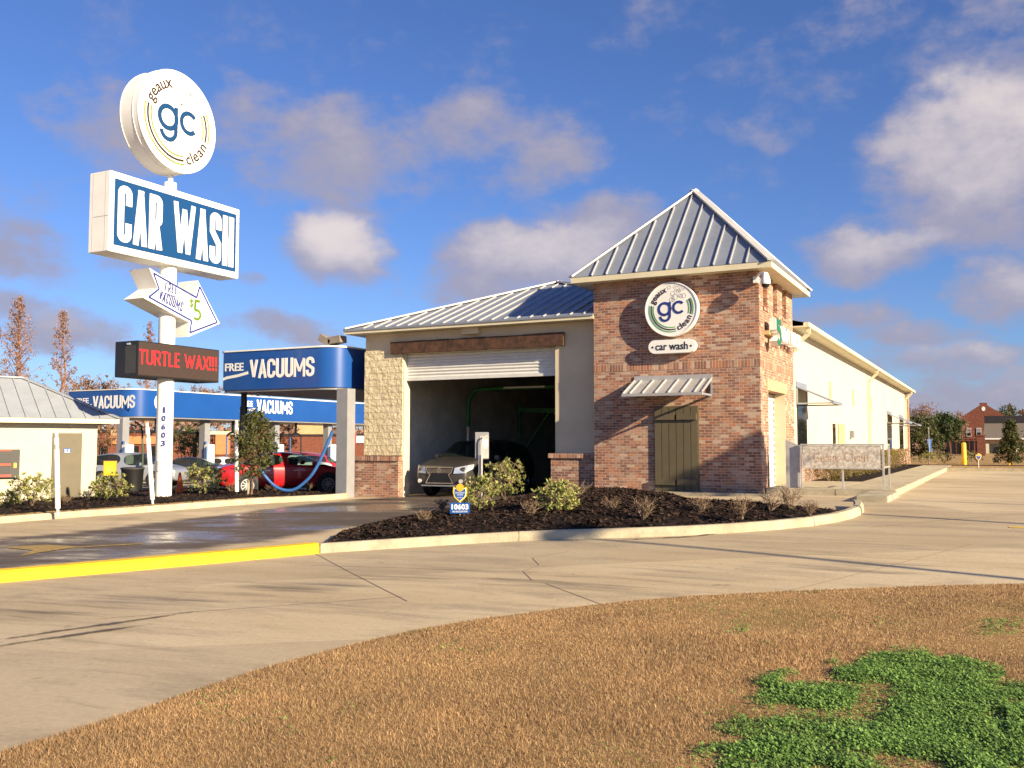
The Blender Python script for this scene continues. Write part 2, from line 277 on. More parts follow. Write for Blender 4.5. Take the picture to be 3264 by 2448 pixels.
# ------------------------------------------------------------------ mesh helpers
class Frame:
    def __init__(s, o, ex, ez): s.o = Vector(o); s.ex = Vector(ex).normalized(); s.ez = Vector(ez).normalized(); s.n = s.ex.cross(s.ez)
    def __call__(s, a, b, c=0): return s.o + s.ex * a + s.ez * b + s.n * c      # a right, b up, c outward
class MB:
    def __init__(s): s.v = []; s.f = []; s.mi = []; s.m = 0
    def add(s, vs, fs):
        o = len(s.v); s.v += [tuple(x) for x in vs]; s.f += [tuple(i + o for i in f) for f in fs]; s.mi += [s.m] * len(fs); return s
    def box(s, x0, x1, y0, y1, z0, z1, fr=None):
        P = [(x, y, z) for z in (z0, z1) for y in (y0, y1) for x in (x0, x1)]
        if fr: P = [fr(x, z, y) for x, y, z in P]
        return s.add(P, [(0, 2, 3, 1), (4, 5, 7, 6), (0, 1, 5, 4), (2, 6, 7, 3), (0, 4, 6, 2), (1, 3, 7, 5)])
    def prism(s, poly, c0, c1, fr):
        n = len(poly); P = [fr(a, b, c0) for a, b in poly] + [fr(a, b, c1) for a, b in poly]
        return s.add(P, [tuple(range(n))[::-1], tuple(range(n, 2 * n))] + [(i, (i + 1) % n, n + (i + 1) % n, n + i) for i in range(n)])
    def beam(s, p0, p1, w, h, up=(0, 0, 1)):
        p0, p1 = Vector(p0), Vector(p1); d = (p1 - p0).normalized(); u = Vector(up); sd = d.cross(u)
        if sd.length < 1e-4: sd = d.cross(Vector((1, 0, 0)))
        sd.normalize(); u = sd.cross(d); P = []
        for p in (p0, p1):
            for a, b in ((-1, -1), (1, -1), (1, 1), (-1, 1)): P.append(p + sd * (a * w / 2) + u * (b * h / 2))
        return s.add(P, [(3, 2, 1, 0), (4, 5, 6, 7)] + [(i, (i + 1) % 4, 4 + (i + 1) % 4, 4 + i) for i in range(4)])
    def cyl(s, p0, p1, r0, r1=None, n=16, cap=True):
        r1 = r0 if r1 is None else r1; return s.tube([p0, p1], [r0, r1], n, cap)
    def tube(s, pts, rs, n=8, cap=True):
        pts = [Vector(p) for p in pts]; rs = [rs] * len(pts) if isinstance(rs, (int, float)) else rs; P = []; ref = None
        for i, p in enumerate(pts):
            d = (pts[min(i + 1, len(pts) - 1)] - pts[max(i - 1, 0)]).normalized()
            if ref is None: ref = Vector((0, 0, 1)) if abs(d.z) < .9 else Vector((1, 0, 0))
            a = d.cross(ref).normalized(); b = a.cross(d); ref = b
            P += [p + (a * math.cos(k * 2 * math.pi / n) + b * math.sin(k * 2 * math.pi / n)) * rs[i] for k in range(n)]
        F = [(i * n + k, i * n + k + n, i * n + (k + 1) % n + n, i * n + (k + 1) % n) for i in range(len(pts) - 1) for k in range(n)]
        if cap: F += [tuple(range(n)), tuple(range(len(P) - n, len(P)))[::-1]]
        return s.add(P, F)
    def disc(s, fr, a, b, r, c0, c1, n=48): return s.prism([(a + r * math.cos(t * 2 * math.pi / n), b + r * math.sin(t * 2 * math.pi / n)) for t in range(n)], c0, c1, fr)
    def arcband(s, fr, r0, r1, a0, a1, c0, c1, n=40, o=(0, 0)):
        A = [rad(a0 + (a1 - a0) * i / n) for i in range(n + 1)]
        P = [(o[0] + r * math.cos(a), o[1] + r * math.sin(a)) for r in (r0, r1) for a in A]; V = [fr(x, y, c1) for x, y in P] + [fr(x, y, c0) for x, y in P]; m = n + 1; F = []
        for i in range(n):
            F += [(i, m + i, m + i + 1, i + 1), (2 * m + i, 2 * m + i + 1, 3 * m + i + 1, 3 * m + i), (i, i + 1, 2 * m + i + 1, 2 * m + i), (m + i, 3 * m + i, 3 * m + i + 1, m + i + 1)]
        return s.add(V, F)
    def stroke(s, fr, pts, t, c0, c1, clampy=None):
        """flat ribbon of width t along 2-D pts, raised from c0 to c1; sharp corners start a new ribbon"""
        for i in range(1, len(pts) - 1):
            d0 = Vector(pts[i]) - Vector(pts[i - 1]); d1 = Vector(pts[i + 1]) - Vector(pts[i])
            if d0.length > 1e-6 and d1.length > 1e-6 and d0.normalized().dot(d1.normalized()) < -.2:
                s.stroke(fr, pts[:i + 1], t, c0, c1, clampy); return s.stroke(fr, pts[i:], t, c0, c1 + .0006, clampy)
        p = [Vector((a, b)) for a, b in pts]; Lf = []; Rg = []
        for i in range(len(p)):
            d0 = (p[i] - p[i - 1]).normalized() if i else None; d1 = (p[i + 1] - p[i]).normalized() if i < len(p) - 1 else None
            d0 = d0 or d1; d1 = d1 or d0; n0 = Vector((-d0.y, d0.x)); n1 = Vector((-d1.y, d1.x)); mm = (n0 + n1)
            mm = mm / max(mm.length_squared, .35) * 2 * .5 if mm.length > 1e-6 else n0
            mm = mm * 1.0; Lf.append(p[i] + mm * t); Rg.append(p[i] - mm * t)
        Lf = [a + (b_ - a) * .0 for a, b_ in zip(Lf, Rg)]
        # half widths: mm has length ~.5 on straights
        n = len(p); V = []
        for arr in (Lf, Rg):
            for a in arr:
                y = a.y if clampy is None else max(clampy[0], min(clampy[1], a.y)); V.append((a.x, y))
        P = [fr(x, y, c1) for x, y in V] + [fr(x, y, c0) for x, y in V]; F = []
        for i in range(n - 1):
            F += [(n + i, n + i + 1, i + 1, i), (i, i + 1, 2 * n + i + 1, 2 * n + i), (n + i + 1, n + i, 3 * n + i, 3 * n + i + 1)]
        F += [(0, 2 * n, 3 * n, n), (n - 1, 2 * n - 1, 4 * n - 1, 3 * n - 1)]
        return s.add(P, F)
    def mesh(s, name, mats, smooth=False):
        me = bpy.data.meshes.new(name); me.from_pydata(s.v, [], s.f)
        for m in (mats if isinstance(mats, (list, tuple)) else [mats]): me.materials.append(M[m] if isinstance(m, str) else m)
        me.polygons.foreach_set('material_index', s.mi)
        me.polygons.foreach_set('use_smooth', [smooth] * len(s.f)); me.update(); return me
WMAT = {}
def link(o, parent=None, local=False):
    COL.objects.link(o)
    if parent is not None:
        o.parent = parent
        if not local: o.matrix_parent_inverse = WMAT.get(parent.name, Matrix()).inverted()
        WMAT[o.name] = WMAT.get(parent.name, Matrix()) if local else Matrix()
    return o
def build(mb, name, mats, parent=None, smooth=False, local=False, bevel=0):
    me = mb.mesh(name, mats, smooth)
    if bevel:
        bm = bmesh.new(); bm.from_mesh(me); bmesh.ops.recalc_face_normals(bm, faces=bm.faces)
        bmesh.ops.bevel(bm, geom=[e for e in bm.edges if len(e.link_faces) == 2 and e.calc_face_angle(0) > .5], offset=bevel, segments=2, affect='EDGES'); bm.to_mesh(me); bm.free()
    else:
        bm = bmesh.new(); bm.from_mesh(me)
        if len(bm.faces) < 60000: bmesh.ops.recalc_face_normals(bm, faces=bm.faces)
        bm.to_mesh(me); bm.free()
    if smooth: me.set_sharp_from_angle(angle=rad(38))
    return link(bpy.data.objects.new(name, me), parent, local)
def tag(o, label, cat, group=None):
    o['label'] = label; o['category'] = cat
    if group: o['group'] = group
    return o
def thing(name, label, cat, loc=(0, 0, 0), rz=0, group=None):
    o = bpy.data.objects.new(name, None); COL.objects.link(o); o.empty_display_size = .2; o.location = loc; o.rotation_euler = (0, 0, rz)
    WMAT[o.name] = Matrix.Translation(loc) @ Matrix.Rotation(rz, 4, 'Z'); return tag(o, label, cat, group)
def struct(o, kind='structure'): o['kind'] = kind; return o
def copy_tree(o, parent=None):
    c = o.copy(); COL.objects.link(c)
    if parent is not None: c.parent = parent
    for ch in list(o.children): copy_tree(ch, c)
    return c

# ------------------------------------------------------------------ lettering
def arc(cx, cy, r, a0, a1, n=6): return [(cx + r * math.cos(rad(a0 + (a1 - a0) * i / n)), cy + r * math.sin(rad(a0 + (a1 - a0) * i / n))) for i in range(n + 1)]
def GL(ch, w, h, r):
    m = h * .5
    return {'C': [[(w, h * .68)] + arc(w - r, h - r, r, 0, 90) + arc(r, h - r, r, 90, 180) + arc(r, r, r, 180, 270) + arc(w - r, r, r, 270, 360) + [(w, h * .32)]],
            'A': [[(0, 0), (w * .5, h)], [(w * .5, h), (w, 0)], [(w * .16, h * .27), (w * .84, h * .27)]],
            'R': [[(0, 0), (0, h)], [(0, h)] + arc(w - r, h - r, r, 90, 0) + arc(w - r, m - .02 + r, r, 0, -90) + [(0, m - .02)], [(w * .55, m - .02), (w, 0)]],
            'W': [[(0, h), (w * .27, 0), (w * .5, h * .93), (w * .73, 0), (w, h)]], 'M': [[(0, 0), (0, h), (w * .5, h * .25), (w, h), (w, 0)]],
            'S': [[(w, h * .70)] + arc(w - r, h - r, r, 0, 90) + arc(r, h - r, r, 90, 180) + [(0, h * .64), (w, h * .38)] + arc(w - r, r, r, 0, -90) + arc(r, r, r, 270, 180) + [(0, h * .30)]],
            'H': [[(0, 0), (0, h)], [(w, 0), (w, h)], [(0, m), (w, m)]], 'V': [[(0, h), (w * .5, 0), (w, h)]],
            'U': [[(0, h)] + arc(r, r, r, 180, 270) + arc(w - r, r, r, 270, 360) + [(w, h)]], 'F': [[(0, 0), (0, h), (w, h)], [(0, m), (w * .8, m)]],
            'E': [[(w, 0), (0, 0), (0, h), (w, h)], [(0, m), (w * .85, m)]], 'T': [[(0, h), (w, h)], [(w * .5, h), (w * .5, 0)]], 'L': [[(0, h), (0, 0), (w, 0)]],
            'X': [[(0, 0), (w, h)], [(0, h), (w, 0)]], '!': [[(0, h), (0, h * .28)], [(0, h * .12), (0, 0)]]}[ch]
def condensed(mb, fr, txt, a, b, W_, H_, t, c0, c1, gap=.12, space=.5, slant=0):
    """condensed stroke capitals: box a,b,W,H; t = stroke as a share of H"""
    wd = {'!': .30, 'M': 1.35, 'W': 1.75, ' ': space, 'L': .8, 'E': .85, 'F': .85, 'T': .9}
    tot = sum(wd.get(ch, 1) for ch in txt) + gap * (len(txt) - 1); u = W_ / tot; T = t * H_; x = a; k = 0
    for ch in txt:
        cw = wd.get(ch, 1) * u
        if ch != ' ':
            T0 = T; T = T * (.80 if ch in 'WM' else .92 if ch == 'A' else 1.); w = max(cw - T, 0); h = H_ - T; r = min(.45 * w, .25 * h)
            for p in GL(ch, w, h, r):
                p = [(x + T / 2 + px + slant * py, b + T / 2 + py) for px, py in p]
                if len(p) > 1 and ch in 'AVWMHURX!T':
                    for e, o_ in ((0, 1), (-1, -2)):
                        d = Vector(p[e]) - Vector(p[o_]); d = d.normalized() * (T * .5); 
                        if abs(p[e][1] - b - T / 2) < 1e-6 or abs(p[e][1] - b - T / 2 - h) < 1e-6: p[e] = (p[e][0] + d.x, p[e][1] + d.y)
                k += 1; mb.stroke(fr, p, T, c0, c1 + .0012 * (k % 4), (b, b + H_))
            T = T0
        x += cw + gap * u
    return mb
_tc = {}
def text_geo(s, bold=0.):
    key = (s, bold)
    if key not in _tc:
        cu = bpy.data.curves.new('t', 'FONT'); cu.body = s; cu.size = 1; cu.offset = bold; cu.resolution_u = 3; cu.extrude = .5
        o = bpy.data.objects.new('t', cu); COL.objects.link(o); bpy.context.view_layer.update()
        me = bpy.data.meshes.new_from_object(o.evaluated_get(bpy.context.evaluated_depsgraph_get()))
        v = np.zeros(len(me.vertices) * 3); me.vertices.foreach_get('co', v); v = v.reshape(-1, 3); f = [tuple(p.vertices) for p in me.polygons]
        bpy.data.objects.remove(o); bpy.data.curves.remove(cu); bpy.data.meshes.remove(me); _tc[key] = (v, f)
    return _tc[key]
def text(mb, fr, s, a, b, W_, H_, c0, c1, bold=0., shear=0.):
    v, f = text_geo(s, bold); lo, hi = v.min(0), v.max(0); P = []
    for x, y, z in v:
        X = (x - lo[0]) / (hi[0] - lo[0]) * W_; Y = (y - lo[1]) / (hi[1] - lo[1]) * H_
        P.append(fr(a + X + shear * Y, b + Y, c0 if z < 0 else c1))
    return mb.add(P, f)
def text_arc(mb, fr, s, cx, cy, r, a0, a1, size, c0, c1, inward=False, bold=0.):
    """letters set along a circle from angle a0 to a1"""
    adv = []
    for ch in s: v, f = text_geo(ch, bold); adv.append(v[:, 0].max() - v[:, 0].min() + .12)
    tot = sum(adv); x = 0
    for ch, ad in zip(s, adv):
        v, f = text_geo(ch, bold); mid = (x + ad / 2) / tot; ang = rad(a0 + (a1 - a0) * mid); x += ad
        up = Vector((math.cos(ang), math.sin(ang))) * (-1 if inward else 1); rt = Vector((up.y, -up.x)); o = Vector((cx, cy)) + Vector((math.cos(ang), math.sin(ang))) * r
        mx = (v[:, 0].max() + v[:, 0].min()) / 2; P = []
        for px, py, pz in v:
            w = o + rt * ((px - mx) * size) + up * ((py - .25) * size); P.append(fr(w.x, w.y, c0 if pz < 0 else c1))
        mb.add(P, f)
    return mb
def logo(fr, R, c, cols, parent, blue):
    """round logo: arcs, big initials, names round the rim, bubbles; fr centred on the disc"""
    e = .006
    m = MB()
    for r0, r1 in ((.685, .72), (.85, .885)):
        m.arcband(fr, r0 * R, r1 * R, 168, 283, c, c + e); m.arcband(fr, r0 * R, r1 * R, -16, 27, c, c + e)
    build(m, 'green_arc', cols, parent)
    m = MB(); m.arcband(fr, .765 * R, .81 * R, 168, 283, c, c + e); m.arcband(fr, .765 * R, .81 * R, -16, 27, c, c + e)
    text_arc(m, fr, 'geaux', 0, 0, .77 * R, 163, 103, .33 * R, c, c + e, bold=.014); text_arc(m, fr, 'clean', 0, 0, .79 * R, 287, 340, .33 * R, c, c + e, True, .014)
    build(m, 'rim_lettering', 'brownink', parent)
    m = MB(); t = .10 * R
    m.arcband(fr, .175 * R, .275 * R, 0, 360, c, c + e, o=(-.262 * R, .02 * R)); m.box(-.10 * R, -.006 * R, c, c + e + .002, -.24 * R, .28 * R, fr)
    m.arcband(fr, .145 * R, .239 * R, 188, 360, c, c + e + .001, o=(-.245 * R, -.24 * R))
    m.arcband(fr, .160 * R, .255 * R, 42, 318, c, c + e, o=(.30 * R, .055 * R))
    build(m, 'initials', blue, parent)
    m = MB()
    for x, y, r in ((-.07, .84, .065), (.15, .85, .05), (.29, .88, .045), (.08, .60, .085), (.20, .73, .04), (.31, .72, .045), (.38, .79, .05), (.36, .67, .04), (.50, .74, .035), (.17, .47, .10), (.07, .45, .06), (.02, .36, .075), (.10, .34, .055), (.35, .51, .06), (.40, .48, .07), (.50, .49, .085), (.28, .66, .05)):
        m.arcband(fr, (r - .008) * R, (r + .008) * R, 0, 360, c, c + .003 + .0007 * (int(r * 1000) % 5), 20, (x * R, y * R))
    build(m, 'bubble_outlines', 'grey', parent)

# ------------------------------------------------------------------ draped ground layers
def drape(name, poly, off, mat, step=1., parent=None, attr=None, extra=None):
    bm = bmesh.new(); bm.faces.new([bm.verts.new((x, y, 0)) for x, y in poly]); bm.normal_update()
    xs = [p[0] for p in poly]; ys = [p[1] for p in poly]
    for ax, lo, hi in ((0, min(xs), max(xs)), (1, min(ys), max(ys))):
        k = math.floor(lo / step)
        while k * step < hi:
            if k * step > lo:
                co = [0, 0, 0]; no = [0, 0, 0]; co[ax] = k * step; no[ax] = 1
                bmesh.ops.bisect_plane(bm, geom=bm.verts[:] + bm.edges[:] + bm.faces[:], dist=1e-5, plane_co=co, plane_no=no)
            k += 1
    bmesh.ops.triangulate(bm, faces=[f for f in bm.faces if len(f.verts) > 4])
    for v in bm.verts: v.co.z = G(v.co.x, v.co.y) + off + (extra(v.co.x, v.co.y) if extra else 0)
    bmesh.ops.recalc_face_normals(bm, faces=bm.faces)
    for f in bm.faces:
        if f.normal.z < 0: f.normal_flip()
        f.smooth = True
    me = bpy.data.meshes.new(name); bm.to_mesh(me); bm.free(); me.materials.append(M[mat])
    if attr:
        a = me.attributes.new('wet', 'FLOAT', 'POINT'); a.data.foreach_set('value', [attr(v.co.x, v.co.y) for v in me.vertices])
    return link(bpy.data.objects.new(name, me), parent)
def kerb(pts, name, mat, w=.16, h=.15, parent=None, sub=.5):
    """kerb swept along pts (the outer foot line); the body lies to the left of the path"""
    P = [Vector(pts[0])]
    for a, b in zip(pts, pts[1:]):
        a, b = Vector(a), Vector(b); n = max(1, int((b - a).length / sub)); P += [a + (b - a) * (i / n) for i in range(1, n + 1)]
    for _ in range(3): P = [P[0]] + [P[i] * .5 + (P[i - 1] + P[i + 1]) * .25 for i in range(1, len(P) - 1)] + [P[-1]]
    prof = [(0, -.08), (.012, .10 * h / .15), (.03, h - .02), (.055, h), (w, h), (w + .002, -.08)]; m = MB(); V = []
    for i, p in enumerate(P):
        d = (P[min(i + 1, len(P) - 1)] - P[max(0, i - 1)]).normalized(); n = Vector((-d.y, d.x)); g = G(p.x, p.y)
        V += [(p.x + n.x * a, p.y + n.y * a, g + z) for a, z in prof]
    k = len(prof); F = [(i * k + j, i * k + j + 1, (i + 1) * k + j + 1, (i + 1) * k + j) for i in range(len(P) - 1) for j in range(k - 1)]
    F += [tuple(range(k)), tuple(range(len(V) - k, len(V)))]
    m.add(V, F); o = build(m, name, mat, parent, True); return o, P
# ================================================================== GROUND
def axis(lo, hi, step, far): 
    a = list(np.arange(lo, hi + .01, step)); s = step
    while a[-1] < far: s *= 1.35; a.append(a[-1] + s)
    s = step
    while a[0] > -far: s *= 1.35; a.insert(0, a[0] - s)
    return a
def grid(name, xs, ys, off, mat, attr=None):
    nx = len(xs); V = [(x, y, G(x, y) + off) for y in ys for x in xs]
    F = [(j * nx + i, j * nx + i + 1, (j + 1) * nx + i + 1, (j + 1) * nx + i) for j in range(len(ys) - 1) for i in range(nx - 1)]
    me = bpy.data.meshes.new(name); me.from_pydata(V, [], F); me.materials.append(M[mat]); me.polygons.foreach_set('use_smooth', [True] * len(F))
    if attr:
        a = me.attributes.new('wet', 'FLOAT', 'POINT'); a.data.foreach_set('value', [attr(v[0], v[1]) for v in V])
    return struct(link(bpy.data.objects.new(name, me)))
grid('ground', axis(-60, 24, 1, 1400), axis(-10, 90, 1, 1400), 0, 'turf')
LANE = [(-13.4, 40), (-13.5, 24.5), (-13.7, 18), (-14.8, 13), (-17.5, 9.2), (-26, 3.5)]
def dseg(x, y, pts):
    b = 1e9
    for (ax, ay), (bx, by) in zip(pts, pts[1:]):
        dx, dy = bx - ax, by - ay; t = max(0, min(1, ((x - ax) * dx + (y - ay) * dy) / (dx * dx + dy * dy))); b = min(b, math.hypot(x - ax - t * dx, y - ay - t * dy))
    return b
def wet(x, y):
    w = 1.05 * (1 - sm((dseg(x, y, LANE) - 1.7) / 2.4))
    return max(w, .44 * (1 - sm((dseg(x, y, [(-7.5, 9.5), (-12, 3)]) - .2) / 1.8)), .42 * (1 - sm((dseg(x, y, [(-8.5, 10.8), (-5, 10.6), (-1.5, 12.8)]) - .2) / 1.5)), .2 * (1 - sm((dseg(x, y, [(-1, 15), (3, 40)]) - .5) / 2)))
grid('pavement', list(np.arange(-48, 26.1, .5)), list(np.arange(-6, 50.1, .5)), .004, 'pave', wet)
grid('parking_lot', list(np.arange(-70, -18.9, 1.)), list(np.arange(50, 84.1, 1.)), .004, 'pave')

def strip(name, pts, w, off, mat, attr=None):
    P = [Vector(p) for p in pts]; Q = [P[0]]
    for a, b in zip(P, P[1:]):
        n = max(1, int((b - a).length / .3)); Q += [a + (b - a) * (i / n) for i in range(1, n + 1)]
    V = []; A = []
    for i, p in enumerate(Q):
        d = (Q[min(i + 1, len(Q) - 1)] - Q[max(0, i - 1)]).normalized(); n = Vector((-d.y, d.x)) * (w / 2)
        for k in (-1, 0, 1): s_ = p + n * k; V.append((s_.x, s_.y, G(s_.x, s_.y) + off)); A.append((1 if k == 0 else 0) * math.sin(math.pi * min(1, max(0, (i + .5) / len(Q)))) ** .5)
    F = [(3 * i + k, 3 * i + k + 1, 3 * i + k + 4, 3 * i + k + 3) for i in range(len(Q) - 1) for k in (0, 1)]
    me = bpy.data.meshes.new(name); me.from_pydata(V, [], F); me.materials.append(M[mat])
    if attr: a = me.attributes.new('wet', 'FLOAT', 'POINT'); a.data.foreach_set('value', A)
    return struct(link(bpy.data.objects.new(name, me)))
M['joint'] = pm('joint_sealant', (.22, .17, .115), .9, var=.3, vs=20)
for a, b in (((2100, 1176), (1650, 1290)), ((330, 1119), (215, 1190)), ((870, 1290), (215, 1338)), ((1180, 1262), (1340, 1322)), ((2212, 1110), (1880, 1140)), ((680, 1196), (880, 1300))):
    strip('pavement_joint', [gp(a), gp(b)], .012, .008, 'joint')
crk = [(1150, 1255), (1130, 1235), (1165, 1222), (1150, 1206), (1230, 1192)]
strip('pavement_crack', [gp(p) for p in crk], .010, .008, 'joint')
for pts in ([(-60, 1392), (150, 1362), (430, 1322)], [(-60, 1405), (170, 1372), (330, 1350)], [(1290, 1170), (1500, 1160), (1700, 1130)]):
    strip('tyre_mark', [gp(p) for p in pts], .26, .010, 'smear', True)

# the two kerbed islands
FK = [(692, 1196), (780, 1190), (900, 1183), (1020, 1174), (1140, 1167), (1300, 1164), (1450, 1160), (1580, 1155), (1700, 1147), (1790, 1136), (1850, 1121), (1877, 1106), (1862, 1096)]
fk = [gp(p) for p in FK]
ok_, KP = kerb(fk, 'island_kerb', 'concrete'); struct(ok_)
yk = [gp(p) for p in ((-140, 1272), (0, 1259), (240, 1238), (470, 1217), (690, 1196.5))]
oy, YP = kerb(yk, 'yellow_kerb', 'yellow', w=.30, h=.16); struct(oy)
lk = [gp(p) for p in ((765, 1071), (748, 1079), (700, 1082), (640, 1084), (528, 1090), (430, 1099), (310, 1108), (150, 1119), (0, 1131), (-120, 1141))][::-1]
ol, LP = kerb(lk, 'planter_kerb', 'concrete', w=.18, h=.16); struct(ol)
def inset(P, d):
    out = []
    for i, p in enumerate(P):
        t = (P[min(i + 1, len(P) - 1)] - P[max(0, i - 1)]).normalized(); out.append((p.x - t.y * d, p.y + t.x * d))
    return out
for P_, w_, ks in ((KP, .165, (1140, 1785)), (LP, .185, (310, 528))):
    for u_ in ks:
        g_ = Vector(gp((u_, 1167 if u_ == 1140 else 1137 if u_ == 1785 else 1108 if u_ == 310 else 1090))); i_ = min(range(1, len(P_) - 1), key=lambda i: (P_[i] - g_).length); p_ = P_[i_]; d_ = (P_[i_ + 1] - P_[i_ - 1]).normalized(); n_ = Vector((-d_.y, d_.x)); f_ = Frame((p_.x, p_.y, G(p_.x, p_.y)), (n_.x, n_.y, 0), (0, 0, 1)); m = MB(); m.prism([(-.003, -.02), (.01, .1), (.028, .135), (.055, .1535), (w_, .1535), (w_, -.02)], -.006, .006, f_); struct(build(m, 'kerb_joint', 'joint'))
bedA = inset(KP, .13)[::2] + [gp((1842, 1103), .12), gp((1760, 1094), .12), gp((1690, 1089), .12), gp((1600, 1083), .12), gp((1500, 1080), .12), (-7.6, 23.75), (-9.5, 23.9), (-10.95, 24.0), (-10.98, 22.5), (-10.6, 19.5), gp((800, 1130), .1), gp((735, 1148), .1)]
def edge_d(x, y, poly): return dseg(x, y, poly + [poly[0]])
NZ = [(random.uniform(0, 6.3), random.uniform(.8, 3.2), random.uniform(0, 6.3)) for _ in range(10)]
def rough(x, y, a): return a * sum(math.sin(p + f * (x * math.cos(t) + y * math.sin(t)) * 2.2) for p, f, t in NZ) / 5
moundA = lambda x, y: .10 + .16 * sm(edge_d(x, y, bedA) / 1.6) + rough(x, y, .02) * sm(edge_d(x, y, bedA) / .3)
struct(drape('mulch_bed', bedA, 0, 'mulch', .5, extra=moundA))
bedB = inset(LP, .15)[::2] + [(-21.0, 26.2), (-30, 27.2), (-34, 22), (-30, 14)]
moundB = lambda x, y: .12 + .06 * sm(edge_d(x, y, bedB) / 1.0) + rough(x, y, .012)
struct(drape('mulch_bed', bedB, 0, 'mulch', .5, extra=moundB))
# thin strip of dormant turf between kerb and mulch on the left
stripP = inset(LP[:-6], .17)[::2]; strip2 = inset(LP[:-6], .62)[::2]
m = MB(); n_ = len(stripP)
m.add([(x, y, G(x, y) + moundB(x, y) + .012) for x, y in stripP + strip2], [(i, i + 1, n_ + i + 1, n_ + i) for i in range(n_ - 1)])
struct(build(m, 'grass_verge', 'turf'))
def inside(x, y, poly):
    c = False; n = len(poly)
    for i in range(n):
        (x1, y1), (x2, y2) = poly[i], poly[i - 1]
        if (y1 > y) != (y2 > y) and x < (x2 - x1) * (y - y1) / (y2 - y1) + x1: c = not c
    return c
def bark_chips(poly, fn, n, box):
    m = MB(); k = 0
    while k < n:
        x = random.uniform(box[0], box[1]); y = random.uniform(box[2], box[3])
        if not inside(x, y, poly) or edge_d(x, y, poly) < .05: continue
        z = G(x, y) + fn(x, y) + random.uniform(0, .02); l = random.uniform(.02, .06); w = random.uniform(.008, .022); a = random.uniform(0, 6.3); e = random.uniform(-.5, .7)
        d = Vector((math.cos(a) * math.cos(e), math.sin(a) * math.cos(e), math.sin(e))) * l; s_ = Vector((-math.sin(a), math.cos(a), random.uniform(-.6, .6))) * w; o = Vector((x, y, z))
        m.add([o - d - s_, o + d - s_, o + d + s_, o - d + s_], [(0, 1, 2, 3)]); k += 1
    return struct(build(m, 'mulch', 'chip'), 'stuff')
bark_chips(bedA, moundA, 15000, (-12, -1.8, 12, 24.2)); bark_chips(bedB, moundB, 6000, (-27, -18, 12, 27))
# pavement behind the mulch: walk slab, step and hedge bed along the side wall
def slab(name, x0, x1, y0, y1, z0, z1, mat): m = MB(); m.box(x0, x1, y0, y1, z0, z1); return struct(build(m, name, mat, bevel=.012))
slab('walkway', -3.55, -2.18, 24.25, 54.5, -.3, .16, 'concrete'); slab('walkway', -5.2, -3.553, 24.25, 29.4, -.3, .157, 'concrete')
slab('step', -2.75, -2.12, 21.7, 24.247, -.3, .13, 'concrete')
m = MB(); m.add([(-5.2, 24.246, .14), (-2.753, 24.246, .02), (-2.753, 21.3, .012), (-5.0, 21.6, .02), (-5.2, 23.9, .05)], [(0, 1, 2, 3, 4)]); 
slab('hedge_bed', -5.2, -3.553, 29.4, 54, -.3, .12, 'mulch')
slab('tower_apron', -9.7, -5.0, 23.5, 23.948, -.3, .03, 'concrete')
slab('kerb', -2.18, 24, 49.2, 49.4, -.3, .15, 'concrete'); slab('mulch_bed', -8, 24, 55, 57.5, -.3, .14, 'mulch')
slab('walkway', -2.18, 24, 49.4, 54.5, -.3, .149, 'turf')
# yellow painted arrow in the lane, yellow dash in the lot
def paint_poly(name, pts, off, mat):
    m = MB(); m.add([(x, y, G(x, y) + off) for x, y in pts], [tuple(range(len(pts)))]); return struct(build(m, name, mat))
M['wornpaint'] = pm('worn_yellow_paint', (.34, .22, .055), .7, var=.35, vs=12, dirt=.5)
paint_poly('lane_arrow', [gp(p) for p in ((0, 1199), (80, 1176), (8, 1192), (130, 1172), (70, 1186), (190, 1179), (160, 1186), (40, 1198))][:0] or [gp(p) for p in ((5, 1183), (100, 1178), (175, 1182), (90, 1194), (40, 1203), (72, 1190))], .012, 'wornpaint')
strip('lane_arrow', [gp((95, 1187)), gp((310, 1175))], .16, .011, 'wornpaint')
strip('bay_line', [gp((2180, 1140)), gp((2300, 1143))], .12, .012, 'yellowp')

# ================================================================== CAR WASH BUILDING
B = thing('car_wash_building', 'long cream and brick car wash building with metal roofs and square brick tower', 'building', (-11, 24, 0))
Yt, Ym, TX0, TX1 = 23.95, 24.31, -9.67, -5.23
m = MB()
m.box(-17.42, -16.03, Ym, 24.65, -1, 4.62).box(-16.03, -10.98, Ym, 24.65, 3.97, 4.62).box(-10.98, TX0, Ym, 24.65, -1, 4.62)
m.box(-17.42, -17.3, 24.65, 67, -1.5, 4.62).box(-17.3, -5.5, 66.8, 67, -1, 4.62)
front = build(m, 'front_wall', 'stucco', B)
m = MB(); m.box(-5.5, -5.3, 28.32, 66.8, -.4, 4.62); build(m, 'side_wall', 'cream', B)
m = MB(); m.box(-17.42, -16.03, Ym - .05, Ym - .001, .9, 4.08); build(m, 'block_panel', 'block', B)
m = MB(); m.box(-16.029, -16.0, Ym + .002, 24.64, -.8, 3.965); build(m, 'door_jamb', 'cream', B)
for x0, x1, zc in ((-17.66, -16.06, .74), (-11.03, TX0 - .001, .86)):
    m = MB(); m.box(x0, x1, Ym - .20, Ym - .001, -1, zc); w_ = build(m, 'wainscot', 'brick', B)
    m = MB(); m.box(x0 - .06, x1 + (.05 if x0 < -12 else 0), Ym - .25, Ym + .0, zc, zc + .13); build(m, 'cap', 'soldier', w_)
m = MB(); m.box(-17.66, -17.43, Ym, 66, -1.4, .74); build(m, 'wainscot', 'brick', B)
m = MB(); m.box(-5.298, -5.18, 28.33, 66.4, -.4, .86); ws = build(m, 'wainscot', 'brick', B)
